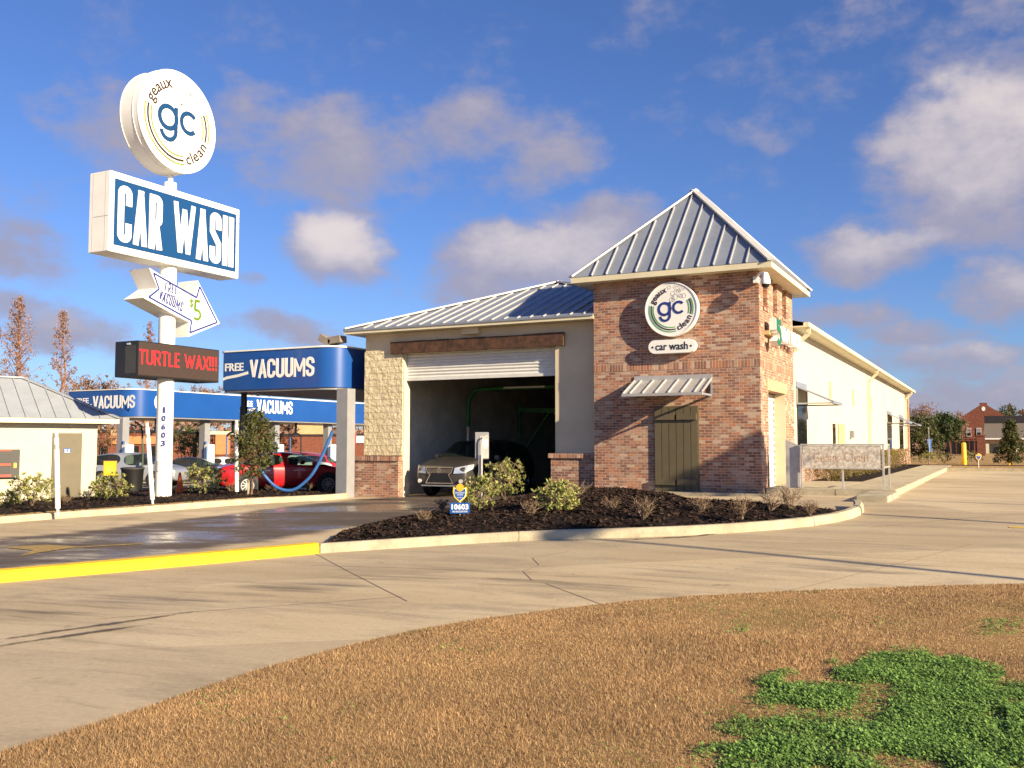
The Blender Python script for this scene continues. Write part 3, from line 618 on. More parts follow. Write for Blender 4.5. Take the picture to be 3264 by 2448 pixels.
m = MB(); m.box(-5.298, -5.13, 28.33, 66.4, .86, .95); build(m, 'cap', 'soldier', ws)
m = MB(); m.box(-5.299, -5.12, 66.41, 67.3, -.4, 4.55); build(m, 'brick_pier', 'brick', B)
# bay interior
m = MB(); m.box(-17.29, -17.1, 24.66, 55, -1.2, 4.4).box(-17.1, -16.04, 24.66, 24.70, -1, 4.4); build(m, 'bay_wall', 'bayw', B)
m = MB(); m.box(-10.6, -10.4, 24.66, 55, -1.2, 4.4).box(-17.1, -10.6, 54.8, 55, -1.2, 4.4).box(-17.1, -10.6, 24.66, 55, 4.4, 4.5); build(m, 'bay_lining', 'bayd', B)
# lintel beam
m = MB()
pts = 14; 
for i in range(pts):
    x0 = -16.42 + 5.74 * i / pts; x1 = -16.42 + 5.74 * (i + 1) / pts; m.box(x0, x1, Ym - .13 - random.uniform(0, .012), Ym - .001, 3.97 + random.uniform(-.008, .008), 4.34 + random.uniform(-.012, .012))
build(m, 'lintel_beam', 'wood', B)
# roller door, half raised
rd = MB(); zz = 3.965; k = 0
while zz > 3.24: rd.prism([(24.50 if 0 else 0, 0), (.012, -.02), (.022, -.047), (.012, -.074), (0, -.092)], 0, 5.03, Frame((-10.99, 24.50, zz), (0, -1, 0), (0, 0, 1))) ; zz -= .094
rdo = build(rd, 'roller_door', 'shutterw', B, True)
m = MB(); m.box(-16.02, -10.99, 24.44, 24.52, 3.16, 3.24); build(m, 'bottom_rail', 'shutterw', rdo)
m = MB(); m.box(-13.9, -13.35, Ym - .17, Ym - .001, 4.44, 4.62); build(m, 'wall_box', 'stucco', B)
# main roof
AX, AY, AZ, BY = -12.96, 28.90, 6.61, 63.3; EL, ER, EF, EB, EZ = -17.95, -4.9, 23.91, 68.3, 4.76
hx = TX0 - .001; hyy = AY - (hx - AX) * (AY - EF) / (ER - AX); hz = AZ - (hx - AX) * (AZ - EZ) / (ER - AX)
m = MB()
V = [(EL, EF, EZ), (hx, EF, EZ), (hx, hyy, hz), (AX, AY, AZ), (hx, 28.33, hz), (ER, 28.33, EZ), (ER, EB, EZ), (AX, BY, AZ), (EL, EB, EZ)]
m.add(V, [(0, 1, 2, 3), (3, 2, 4, 7), (4, 5, 6, 7), (6, 8, 7), (8, 0, 3, 7)])
roof = build(m, 'roof', 'galv', B)
m = MB(); sl_ = (AZ - EZ) / (AY - EF); x = EL + .3
def seam(m, a, b, nrm, h=.045, w=.022): m.beam(Vector(a) + nrm * h * .45, Vector(b) + nrm * h * .45, w, h, nrm)
nf = Vector((0, -sl_, 1)).normalized()
while x < hx - .1:
    ye = EF + (x - EL) if x < AX else AY - (x - AX) * (AY - EF) / (ER - AX); ye -= .18
    if ye > EF + .15: seam(m, (x, EF + .01, EZ), (x, ye, EZ + (ye - EF) * sl_), nf)
    x += .405
build(m, 'standing_seams', 'seam', roof)
m = MB()
for a, b in (((EL, EF, EZ), (AX, AY, AZ)), ((AX, AY, AZ), (hx, hyy, hz)), ((AX, AY, AZ), (AX, BY, AZ))): m.beam(Vector(a) + Vector((0, 0, .035)), Vector(b) + Vector((0, 0, .035)), .26, .05)
build(m, 'hip_cap', 'seam', roof)
m = MB(); m.box(EL, hx, EF, EF + .03, EZ - .13, EZ - .012).box(EL, EL + .03, EF + .03, EB, EZ - .13, EZ - .012).box(ER - .03, ER, 28.33, EB, EZ - .14, EZ - .012)
build(m, 'fascia', 'trim', B)
m = MB(); m.box(EL + .03, hx, EF + .03, Ym, EZ - .135, EZ - .10).box(-5.3, ER - .03, 28.33, EB, EZ - .137, EZ - .10).box(EL + .03, -17.42, Ym, EB, EZ - .135, EZ - .10); build(m, 'soffit', 'trim', B)
m = MB(); m.box(ER, ER + .12, 28.35, EB, EZ - .13, EZ + .0); build(m, 'gutter', 'trim', B)
m = MB(); m.box(EL - .02, hx, EF - .03, EF - .001, EZ - .045, EZ + .01); build(m, 'drip_edge', 'galv', B)
for yd, zb in ((28.75, 3.6), (46.5, .1), (66.15, .1)):
    m = MB(); P = [(ER + .05, yd, EZ - .12), (ER + .03, yd, EZ - .3), (-5.22, yd, EZ - .62), (-5.22, yd, EZ - .8)]
    if zb < 1: P.append((-5.22, yd, zb)); P = P
    for a, b in zip(P, P[1:]): m.beam(a, b, .11, .09, (0, 1, 0))
    build(m, 'downspout', 'trim', B)
def Wside(y0, y1, z0, z1, c0, c1, mat, name, par=None): m = MB(); m.box(-5.3 + c0, -5.3 + c1, y0, y1, z0, z1); return build(m, name, mat, par or B)
for y in (35.3, 41.4, 47.6): Wside(y, y + .34, 2.82, 3.47, .001, .03, 'sbrown', 'slit_panel')
Wside(37.1, 38.7, .12, 2.0, .001, .05, 'sbrown', 'side_door'); Wside(35.9, 36.45, .96, 1.98, .001, .03, 'dglass', 'window'); Wside(40.3, 40.75, 1.5, 1.78, .001, .14, 'meter', 'meter_box')  # the narrow dark pane left of the door is an unidentified dark strip
for y0, y1 in ((29.1, 30.6), (54.9, 57.2), (62.0, 64.4)): Wside(y0, y1, .96, 2.5, .001, .03, 'dglass', 'window')
def side_awning(y0, y1, zt):
    m = MB(); a = Frame((-5.3, y0, zt), (0, 1, 0), (0, 0, 1)); w = y1 - y0
    m.add([a(0, -.05, .02), a(w, -.05, .02), a(w, -.52, 1.05), a(0, -.52, 1.05), a(0, -.08, .02), a(w, -.08, .02), a(w, -.55, 1.05), a(0, -.55, 1.05)], [(0, 1, 2, 3), (7, 6, 5, 4), (0, 3, 7, 4), (1, 5, 6, 2), (3, 2, 6, 7), (0, 4, 5, 1)])
    m.box(0, w, .003, .03, -.06, .10, a); m.box(-.02, w + .02, 1.0, 1.07, -.58, -.49, a)
    o = build(m, 'awning', 'galv', B)
    for t in (.02, w - .02): m = MB(); m.beam(a(t, -.56, .03), a(t, -.56, 1.03), .04, .04); m.beam(a(t, -.1, .03), a(t, -.56, .03), .04, .04, (0, 1, 0)); build(m, 'bracket', 'galv2', o)
side_awning(29.0, 30.7, 3.0); side_awning(54.8, 57.3, 2.95); side_awning(61.9, 64.5, 2.95)
# tower
m = MB(); D0 = TX1 - .36
m.box(TX0, TX1, Yt, Ym, -.8, 5.6).box(TX0, TX0 + .3, Ym, 28.3, -.8, 5.6).box(TX0 + .3, TX1, 28.0, 28.3, -.8, 5.6)
m.box(D0, TX1, Ym, 24.85, -.8, 4.72).box(D0, TX1, 27.05, 28.0, -.8, 4.72).box(D0, TX1, 24.85, 27.05, 2.62, 4.72)
m.box(D0, TX1 - .14, Ym, 28.0, 4.72, 5.6)
ys = [Ym, 24.40, 24.95, 25.62, 26.17, 26.84, 27.4, 28.0]
for a, b in ((Ym, 24.40), (24.95, 25.62), (26.17, 26.84), (27.4, 28.0)): m.box(TX1 - .14, TX1, a, b, 4.72, 5.6)
m.box(TX1 - .14, TX1, Ym, 28.0, 5.47, 5.6) if 0 else None
tw = build(m, 'tower_wall', 'brick', B)
m = MB(); m.box(TX0 - .004, TX1 + .004, Yt - .005, Yt - .0005, 3.17, 3.405).box(TX1 + .0005, TX1 + .005, Yt - .005, 28.304, 3.17, 3.405); build(m, 'soldier_course', 'soldier', tw)
for a, b in ((24.40, 24.95), (25.62, 26.17), (26.84, 27.4)): m = MB(); m.box(TX1 - .14, TX1 + .03, a - .04, b + .04, 4.64, 4.72); build(m, 'niche_sill', 'soldier', tw)
m = MB(); m.box(TX1 - .05, TX1 + .02, 24.7, 27.2, 2.625, 2.9); build(m, 'door_lintel', 'sbrown', tw)
m = MB(); zz = 2.6
while zz > .05: m.prism([(0, 0), (.018, -.03), (.018, -.06), (0, -.085)], 0, 2.2, Frame((TX1 - .34, 24.85, zz), (1, 0, 0), (0, 0, 1))) if 0 else m.box(TX1 - .37, TX1 - .335 + .03 * (int(zz / .085) % 2), 24.86, 27.04, zz - .083, zz); zz -= .085
build(m, 'roller_shutter', 'shutterw', B)
m = MB(); m.box(TX1 - .319, TX1 - .005, 27.02, 27.048, 0, 2.61); build(m, 'door_jamb', 'stucco', B)
# tower roof
ex0, ex1, ey0, ey1, ez, pz = -10.18, -4.83, 23.56, 28.95, 5.72, 8.42; pk = Vector(((ex0 + ex1) / 2, (ey0 + ey1) / 2, pz))
cs = [Vector((ex0, ey0, ez)), Vector((ex1, ey0, ez)), Vector((ex1, ey1, ez)), Vector((ex0, ey1, ez))]
m = MB(); m.add(cs + [pk], [(0, 1, 4), (1, 2, 4), (2, 3, 4), (3, 0, 4)]); tr = build(m, 'tower_roof', 'galv', B)
m = MB()
for i in (0, 1, 3):
    a, b = cs[i], cs[(i + 1) % 4]; md = (a + b) / 2; nr = (b - a).cross(pk - a).normalized(); n = 13
    for k in range(1, n + 1):
        s_ = (k - .5) / n; st = a + (b - a) * s_; en = st + (pk - md) * max(0, (1 - abs(2 * s_ - 1)) - .05); 
        if (en - st).length > .15: seam(m, st, en, nr, .05, .026)
build(m, 'standing_seams', 'seam', tr)
m = MB()
for a in cs: m.beam(a + Vector((0, 0, .03)), pk + Vector((0, 0, .03)), .22, .045)
build(m, 'hip_cap', 'seam', tr)
m = MB(); T_ = .03
m.box(ex0, ex1, ey0, ey0 + T_, ez - .15, ez - .01).box(ex1 - T_, ex1, ey0 + T_, ey1, ez - .15, ez - .01).box(ex0, ex0 + T_, ey0 + T_, ey1, ez - .15, ez - .01).box(ex0 + T_, ex1 - T_, ey1 - T_, ey1, ez - .15, ez - .01); build(m, 'fascia', 'trim', tr)
m = MB(); m.box(ex0 + T_, ex1 - T_, ey0 + T_, ey1 - T_, ez - .14, ez - .11); build(m, 'soffit', 'trim', tr)
# plank shutter door on the tower front
fd = Frame((-7.98, Yt, 0), (1, 0, 0), (0, 0, 1)); m = MB(); w_, h_ = 1.18, 2.22
m.box(0, w_, .001, .035, -.03, h_, fd); m.m = 0
sd = build(m, 'plank_door', 'olive', B)
m = MB(); pw = (w_ - .02) / 6
for i in range(6): m.box(.01 + pw * i + .006, .01 + pw * (i + 1) - .006, .036, .062, -.01, h_ - .02, fd)
build(m, 'planks', 'olive', sd, bevel=.004)
for x0 in (.04, .62):
    for z0 in (1.86, .19): m = MB(); m.box(x0, x0 + .52, .063, .125, z0, z0 + .16, fd); build(m, 'batten', 'olive', sd, bevel=.004)
# awning above it
fa = Frame((-8.52, Yt, 3.02), (1, 0, 0), (0, 0, 1)); w_ = 2.08; m = MB()
q4 = lambda m, a, b, c, d, t=.03: m.add([a, b, c, d] + [v - Vector((0, 0, t)) for v in (a, b, c, d)], [(0, 1, 2, 3), (7, 6, 5, 4), (0, 4, 5, 1), (1, 5, 6, 2), (2, 6, 7, 3), (3, 7, 4, 0)])
q4(m, fa(0, -.12, .01), fa(w_, -.12, .01), fa(w_, -.52, .96), fa(0, -.52, .96)); m.box(0, w_, .001, .03, -.14, 0, fa); m.box(-.01, w_ + .01, .93, .98, -.575, -.505, fa)
aw = build(m, 'awning', 'galv2', B); m = MB(); nr = Vector((0, -.40, .95)).normalized()
for i in range(6): t = .2 + i * .335; seam(m, fa(t, -.13, .03), fa(t, -.515, .93), nr, .045, .03)
seam(m, fa(.015, -.13, .03), fa(.015, -.515, .93), nr, .045, .03); seam(m, fa(w_ - .015, -.13, .03), fa(w_ - .015, -.515, .93), nr, .045, .03)
build(m, 'seams', 'seam', aw)
for t in (.03, w_ - .03): m = MB(); m.beam(fa(t, -.54, .02), fa(t, -.54, .94), .04, .05); m.beam(fa(t, -.13, .02), fa(t, -.55, .02), .04, .04, (0, 1, 0)); build(m, 'bracket', 'galv', aw)

# ------------------------------------------------------------------ wall signs and fittings on the tower
fl = Frame((-7.43, Yt, 4.715), (1, 0, 0), (0, 0, 1))
t = thing('wall_sign', 'round white logo sign with large blue initials high on the brick tower', 'sign', (-7.43, Yt, 4.715))
m = MB(); m.disc(fl, 0, 0, .70, .04, .23, 64); m.arcband(fl, .675, .705, 0, 360, .23, .245, 64); build(m, 'disc', 'white', t)
logo(fl, .675, .231, 'green', t, 'navy')
t = thing('wall_sign', 'white pill shaped sign reading car wash in black below the round logo', 'sign', (-7.43, Yt, 3.75))
fp = Frame((-7.43, Yt, 3.755), (1, 0, 0), (0, 0, 1)); m = MB()
pill = [(.45 + .175 * math.cos(rad(a)), .175 * math.sin(rad(a))) for a in range(-90, 91, 10)] + [(-.45 + .175 * math.cos(rad(a)), .175 * math.sin(rad(a))) for a in range(90, 271, 10)]
m.prism(pill, .04, .22, fp); build(m, 'panel', 'white', t); m = MB(); text(m, fp, 'car wash', -.43, -.095, .86, .20, .221, .227, bold=.01); m.disc(fp, -.51, -.01, .026, .221, .227, 16); m.disc(fp, .51, -.01, .026, .221, .227, 16); build(m, 'lettering', 'black', t)
t = thing('channel_letter_sign', 'raised channel letters with green numeral and white capitals on the tower side wall', 'sign', (TX1, 26, 4.1))
fs = Frame((TX1, 24.45, 0), (0, 1, 0), (0, 0, 1)); xa = .70
for ch in 'CAR WASH':
    cw_ = {'W': .52, ' ': .14}.get(ch, .34)
    if ch != ' ': m = MB(); condensed(m, fs, ch, xa, 3.90, cw_ - .05, .40, .17, .14, .32); build(m, 'letter', 'white', t)
    xa += cw_
m = MB()
def five(mb, a, b, w, h, tt, c0, c1): mb.stroke(fs, [(a + w, b + h - tt / 2), (a + tt / 2, b + h - tt / 2), (a + tt / 2, b + h * .55)] + arc(a + w * .5, b + h * .33, w * .5 - tt / 2, 110, -150, 14), tt, c0, c1)
m = MB(); five(m, .02, 3.78, .52, .64, .15, .14, .32); build(m, 'numeral', 'white', t); m = MB(); five(m, .02, 3.78, .52, .64, .15, .321, .33); build(m, 'numeral_face', 'teal', t)
m = MB(); m.box(.0, 3.3, .001, .138, 4.02, 4.12, fs); build(m, 'raceway', 'sbrown', t)
t = thing('security_camera', 'white dome security camera on a bracket under the tower eave corner', 'camera', (TX1, 23.9, 5.3))
m = MB(); m.beam((TX1 - .05, Yt - .002, 5.33), (TX1 - .05, Yt - .14, 5.33), .12, .16); m.tube([(TX1 - .05, Yt - .14, 5.36), (TX1 + .1, Yt - .28, 5.46), (TX1 + .22, Yt - .34, 5.44)], .03); build(m, 'bracket', 'white', t)
def lathe(m, c, prof, n=24): 
    P = [(c[0] + r * math.cos(k * 2 * math.pi / n), c[1] + r * math.sin(k * 2 * math.pi / n), c[2] + z) for r, z in prof for k in range(n)]
    return m.add(P, [(i * n + k, i * n + (k + 1) % n, (i + 1) * n + (k + 1) % n, (i + 1) * n + k) for i in range(len(prof) - 1) for k in range(n)])
m = MB(); lathe(m, (TX1 + .24, Yt - .35, 5.16), [(.001, .30), (.05, .29), (.08, .24), (.115, .12), (.12, .04), (.115, .0)]); build(m, 'housing', 'white', t, True)
m = MB(); lathe(m, (TX1 + .24, Yt - .35, 5.16), [(.10, .0), (.09, -.05), (.05, -.085), (.001, -.095)]); build(m, 'dome', 'black', t, True)
t = thing('wall_spigot', 'small white conduit box low on the brick tower side corner', 'conduit', (TX1 + .05, 28.1, .4)); m = MB(); m.box(TX1 + .001, TX1 + .10, 27.98, 28.12, .25, .45); m.cyl((TX1 + .05, 28.05, .16), (TX1 + .05, 28.05, .25), .025); m.cyl((TX1 + .05, 28.05, .45), (TX1 + .05, 28.05, 1.1), .02); build(m, 'conduit_box', 'white', t)

# railing with a worn metal panel beside the tower
t = thing('railing', 'metal guard railing with scuffed steel panel and faded writing on the walkway step', 'railing', (-3.4, 24.4, .16))
fr_ = Frame((-4.34, 24.42, 0), (1, 0, 0), (0, 0, 1)); m = MB(); m.box(0.02, 1.83, -.01, .01, .66, 1.20, fr_)
M['scuffed'] = pm('scuffed_steel', (.56, .50, .42), .5, .1, var=.35, vs=14, dirt=.3); pn = build(m, 'panel', 'scuffed', t)
m = MB(); text(m, fr_, 'Geaux', .28, .80, .62, .24, .011, .014, bold=.008); text(m, fr_, 'Clean', 1.0, .82, .56, .22, .011, .014, bold=.008); build(m, 'faded_lettering', pm('faded_ink', (.52, .38, .27), .6, var=.4, vs=20), pn)
for x, y in ((-4.36, 24.42), (-3.39, 24.44), (-2.46, 24.42), (-2.46, 25.75)): m = MB(); m.box(x - .022, x + .022, y - .022, y + .022, .13, 1.21); m.box(x - .05, x + .05, y - .05, y + .05, .155, .17); build(m, 'post', 'steel', t)
m = MB(); m.beam((-4.38, 24.42, 1.225), (-2.43, 24.42, 1.225), .05, .04).beam((-4.3, 24.42, .65), (-2.43, 24.42, .65), .035, .03).beam((-2.46, 24.4, 1.225), (-2.46, 25.78, 1.225), .045, .035).beam((-2.46, 24.4, .68), (-2.46, 25.78, .68), .03, .03); build(m, 'rail', 'steel', t)
m = MB(); m.prism([(0, .16), (.34, .16), (.34, 1.2), (.0, 1.36)], -.02, .02, Frame((-4.75, 24.5, 0), (1, 0, 0), (0, 0, 1))); build(m, 'side_plate', 'steel', t)

# ------------------------------------------------------------------ wash equipment inside the bay
def gz(x, y): return G(x, y) + .004
t = thing('wash_arch', 'green pipe wash arch inside the dark bay', 'wash arch', (-14, 29, gz(-14, 29)))
P = [(-16.42, 29, 1.85), (-16.42, 29, 2.6)] + [(-16.42 + .55 * (1 - math.cos(rad(a))), 29, 2.6 + .55 * math.sin(rad(a))) for a in range(15, 91, 15)] + [(-11.0, 29, 3.17)]
m = MB(); m.tube(P, .07, 10); m.tube([(-11.0, 29, 3.17), (-11.0, 29, gz(-11, 29))], .07, 10); build(m, 'hoop', 'greenpipe', t, True)
m = MB(); m.tube([(-16.42, 29, gz(-16.4, 29)), (-16.42, 29, 1.87)], .065, 10); build(m, 'stem', 'steel', t, True)
m = MB(); m.box(-15.0, -13.45, 28.9, 29.02, 3.13, 3.19); build(m, 'spray_bar', 'white', t)
t = thing('cross_braced_arch', 'dark steel frame with cross braces standing in the wash bay', 'wash arch', (-14, 32, gz(-14, 32)))
m = MB()
for x in (-15.9, -13.3): m.tube([(x, 32, gz(x, 32)), (x, 32, 2.8)], .05, 8)
m.beam((-16, 32, 2.5), (-13.2, 32, 2.45), .12, .16).beam((-15.8, 32, .9), (-14.7, 32, 2.4), .06, .06).beam((-13.4, 32, .9), (-14.5, 32, 2.4), .06, .06); build(m, 'frame', 'greenpipe', t)
for x, y in ((-13.2, 31), (-12.4, 33), (-11.7, 31), (-11.1, 30)):
    t = thing('hanging_pipe', 'thin grey vertical pipe standing in the dark right side of the bay', 'pipe', (x, y, gz(x, y)), group='vertical pipes in the wash bay'); m = MB(); m.cyl((x, y, gz(x, y)), (x, y, 2.3), .025, n=8); build(m, 'tube', 'steel', t)
# ================================================================== PYLON SIGN
SXF = -21.62; PC = Vector((-22.0, aX(q('c3', 1615, 1300), -21.8).y, 0))
t = thing('pylon_sign', 'tall white pole sign stacking a round logo, blue lettered box, arrow and red message display', 'sign', (PC.x, PC.y, G(PC.x, PC.y)))
pol = MB(); pol.cyl((PC.x, PC.y, G(PC.x, PC.y)), (PC.x, PC.y, 8.6), .24, n=32); pol.cyl((PC.x, PC.y, 8.6), (PC.x, PC.y, 9.08), .19, n=24); pol.cyl((PC.x, PC.y, 9.08), (PC.x, PC.y, 9.6), .08, n=16)
pole = build(pol, 'pole', 'white', t, True)
m = MB(); m.box(PC.x - .05, PC.x + .25, PC.y - .16, PC.y - .0, .62, .82) if 0 else m.box(PC.x - .06, PC.x + .06, PC.y - .30, PC.y - .238, .45, .75); build(m, 'hand_hole_cover', 'greyc', pole)
def yz(k, x, y): p = aX(q(k, x, y), SXF); return p.y, p.z
fx = Frame((SXF, 0, 0), (0, 1, 0), (0, 0, 1))
def cab(y0, y1, z0, z1, name, mat, dep=.80): m = MB(); m.box(y0, y1, -dep, 0, z0, z1, fx); return build(m, name, mat, t, bevel=.012)
y0, z1 = yz('c1', 241, 857); y1, z0 = yz('c2', 2012, 268); z0 = min(z0, yz('c1', 241, 1470)[1])
bx = cab(y0, y1, z0, z1, 'lettered_cabinet', 'white')
m = MB(); by0, by1, bz0, bz1 = y0 + .16, y1 - .15, z0 + .20, z1 - .19; m.box(by0, by1, .001, .012, bz0, bz1, fx); bf = build(m, 'face', 'bluesign', bx)
m = MB(); w = by1 - by0; h = bz1 - bz0; condensed(m, fx, 'CAR WASH', by0 + .11, bz0 + .12, w - .22, h - .26, .135, .013, .022, gap=.13, space=.62); build(m, 'lettering', 'white', bx)
m = MB(); m.box(y0 - .004, y0 - .001, -.62, -.02, z0 + .98, z0 + 1.0, fx); m.box(y0 - .004, y0 - .001, -.165, -.15, z0 + .02, z1 - .02, fx); m.box(y0 - .004, y0 - .001, -.66, -.65, z0 + .02, z1 - .02, fx); build(m, 'panel_seams', 'grey', bx)
cy, cz = yz('c1', 752, 495); R_ = .95 * (yz('c1', 752, 95)[1] - yz('c1', 752, 893)[1]) / 2
fd_ = Frame((SXF, cy, cz), (0, 1, 0), (0, 0, 1)); m = MB(); m.disc(fd_, 0, 0, R_, -.74, 0, 80); ds = build(m, 'round_cabinet', 'white', t, True)
m = MB(); m.arcband(fd_, R_ * .955, R_ * 1.004, 0, 360, -.001, .022, 80); m.arcband(fd_, R_ * 1.0, R_ * 1.008, 0, 360, -.20, -.185, 80); m.arcband(fd_, R_ * 1.0, R_ * 1.008, 0, 360, -.70, -.68, 80); build(m, 'rim', 'white', ds)
logo(fd_, R_ * .955, .003, 'lime', ds, 'blueletter')
A_ = [yz('c2', *p) for p in ((890, 133), (995, 385), (815, 510), (1390, 820), (1385, 1000), (1780, 835), (1500, 290), (1480, 500))]
# a straight arrow with a notched tail
m = MB(); m.prism(A_, -.80, 0, fx); ar = build(m, 'arrow_cabinet', 'white', t)
m = MB(); I_ = [yz('c2', *p) for p in ((945, 200), (1015, 400), (885, 500), (1425, 800), (1400, 950), (1745, 820), (1525, 370), (1487, 510))]
for i in range(8): m.stroke(fx, [I_[i], I_[(i + 1) % 8]], .055, .001, .006 + .001 * (i % 3))
build(m, 'outline', 'navy', ar)
def sl_frame(k, a, b):
    pa, pb = Vector((SXF, *yz(k, *a))), Vector((SXF, *yz(k, *b))); ex = (pb - pa).normalized(); ez = Vector((1, 0, 0)).cross(ex); return Frame(pa, ex, ez), (pb - pa).length
m = MB(); f_, l_ = sl_frame('c2', (1005, 530), (1300, 690)); condensed(m, f_, 'VACUUMS', 0, 0, l_, .30, .14, .002, .006, gap=.22)
f_, l_ = sl_frame('c2', (1085, 440), (1240, 480)); condensed(m, f_, 'FREE', 0, .03, l_, .27, .13, .002, .006, gap=.3); m.stroke(f_, [(0, -.02), (l_ * .9, -.06)], .03, .002, .004); build(m, 'lettering', 'navy', ar)
f5, l5 = sl_frame('c2', (1445, 800), (1545, 830)); f5 = Frame(f5.o, (0, 1, 0), (0, 0, 1)); m = MB(); m.stroke(f5, [(.26, .62), (.07, .62), (.055, .36)] + arc(.14, .20, .14, 115, -140, 12), .085, .002, .006); condensed(m, f5, 'S', -.15, .40, .13, .25, .17, .002, .006); m.stroke(f5, [(-.085, .36), (-.085, .69)], .025, .002, .0085); text(m, f5, 'Wash', .36, .16, .22, .09, .002, .004); build(m, 'price', 'limeg', ar)
ly0, lz1 = yz('c2', 752, 1045); ly1, _ = yz('c2', 1775, 1170); _, lz0 = yz('c2', 750, 1500); ld = cab(ly0, ly1, lz0, lz1, 'message_display', 'black', .92)
m = MB(); m.box(ly0 + .02, ly1 - .02, .001, .008, lz0 + .05, lz1 - .03, fx); build(m, 'screen', 'ledface', ld)
m = MB(); m.box(ly0 + .03, ly1 - .03, .0082, .0088, lz0 + .355, lz0 + .785, fx) if 0 else None; condensed(m, fx, 'TURTLE WAX!!!', ly0 + .04, lz0 + .36, ly1 - ly0 - .14, .42, .105, .009, .013, gap=.22, space=.35); build(m, 'lit_lettering', 'led', ld)
m = MB(); m.box(ly0 - .004, ly0 - .001, -.50, -.08, lz0 + .1, lz1 - .12, fx); build(m, 'end_panel', 'dark', ld); m = MB(); m.box(ly0 - .03, ly0 - .001, -.42, -.30, lz1 - .11, lz1 - .06, fx); build(m, 'end_lamp', 'lamp', ld)
m = MB()
for i, ch in enumerate('10603'):
    f_ = Frame((PC.x + .165, PC.y - .19, 2.16 - i * .245), Vector((.75, .66, 0)), (0, 0, 1)); text(m, f_, ch, -.055 + (.03 if ch == '1' else 0), 0, .11 if ch != '1' else .06, .17, -.035, .02, bold=.03)
build(m, 'house_number', 'navy', pole)

# ================================================================== SHED
se = Vector((.42, .908, 0)).normalized(); sn = se.cross(Vector((0, 0, 1)))          # along the wall / outward
cr = aD(q('c3', 938, 590), 29.3); so_ = Vector((cr.x, cr.y, 0))
S_ = thing('shed', 'small cream pay hut with grey metal hip roof and brown restroom door', 'shed', (so_.x, so_.y, G(so_.x, so_.y)))
fh = Frame(so_, se, (0, 0, 1)); gz0 = -.75; wz = cr.z + .04; LW, DP = 7.0, 3.3; m = MB(); m.box(-LW, 0, -DP, 0, gz0, wz, fh); build(m, 'wall', 'cream', S_)
def onwall(k, x, y):
    r = ray(q(k, x, y)); s = (so_ - Vector((0, 0, 0))).dot(sn) / r.dot(sn); p = Vector((r.x * s, r.y * s, CH + r.z * s)); return (p - so_).dot(se), p.z
ov = .42; rz = wz + .06; ra = (-DP / 2 - ov, 1.18); m = MB()
E_ = [fh(-LW - ov, rz, ov), fh(ov + .12, rz, ov), fh(ov + .12, rz, -DP - ov), fh(-LW - ov, rz, -DP - ov)]
# ridge end read from the photo on the hip plane
rh = 1.26; Rr, Rl = fh(-1.77, rz + rh, -DP / 2), fh(-LW + 1.6, rz + rh, -DP / 2); m.add(E_ + [Rr, Rl], [(0, 1, 4, 5), (1, 2, 4), (2, 3, 5, 4), (3, 0, 5)]); rf = build(m, 'roof', 'shedroof', S_)
m = MB(); nr = (E_[1] - E_[0]).cross(Rr - E_[1]).normalized(); nr = nr if nr.z > 0 else -nr; a = -LW
while a < ov:
    tmax = 1 if a < -1.77 else max(0, 1 - (a + 1.77) / (ov + .12 + 1.77)); st = fh(a, rz, ov); en = fh(a, rz + rh, -DP / 2); en = st + (en - st) * (tmax - .03)
    if tmax > .08: seam(m, st, en, nr, .035, .025)
    a += .41
build(m, 'standing_seams', 'shedroof', rf); m = MB()
for p_, q_ in ((E_[1], Rr), (E_[2], Rr), (Rr, Rl)): m.beam(p_ + Vector((0, 0, .02)), q_ + Vector((0, 0, .02)), .2, .04)
build(m, 'ridge_cap', 'shedroof', rf)
m = MB(); m.box(-LW - ov, ov + .10, ov - .03, ov, rz - .15, rz - .01, fh); m.box(ov + .07, ov + .10, -DP - ov, ov - .031, rz - .15, rz - .01, fh); m.box(-LW - ov, ov + .07, 0.001, ov - .031, rz - .14, rz - .11, fh); build(m, 'fascia', 'trim', rf)
(da, dz0), (db, dz1) = onwall('c3', 505, 1320), onwall('c3', 770, 712); m = MB(); m.box(da - .05, db + .05, .002, .05, dz0, dz1 + .05, fh); dd = build(m, 'door', 'olive', S_)
m = MB(); m.box(da, db, .051, .065, dz0 + .02, dz1, fh); build(m, 'leaf', 'olive', dd); m = MB(); m.box(da + .03, da + .12, .066, .12, -.0 + dz0 + .95, dz0 + 1.0, fh); build(m, 'handle', 'steel', dd)
sa, sz = onwall('c3', 605, 885); sb, sz1 = onwall('c3', 675, 840); m = MB(); m.box(sa, sb, .066, .075, sz, sz1, fh); rs = build(m, 'restroom_plate', 'canopy', dd)
m = MB(); mid = (sa + sb) / 2
for o_ in (-.045, .045): m.disc(fh, mid + o_, sz + (sz1 - sz) * .60, .03, .076, .079, 14); m.box(mid + o_ - .018, mid + o_ + .018, .076, .079, sz + .04, sz + (sz1 - sz) * .55, fh)
m.box(sa + .02, sb - .02, .076, .078, sz + .012, sz + .026, fh); build(m, 'pictograms', 'white', rs)
ka, kz0 = onwall('c3', 175, 1120); kb, kz1 = onwall('c3', -60, 852)
t = thing('pay_kiosk', 'grey pay terminal with red trim set in the hut wall at the left edge', 'pay terminal', fh(ka, -.3, .1))
m = MB(); m.box(kb, ka, .002, .16, kz0, kz1, fh); build(m, 'case', 'dark', t, bevel=.015)
m = MB(); m.box(kb, ka - .24, .161, .17, kz0 + .42, kz1 - .12, fh); build(m, 'screen', 'black', t); m = MB(); m.box(kb, ka - .24, .161, .19, kz0 + .34, kz0 + .41, fh); build(m, 'red_trim', 'redaw', t)
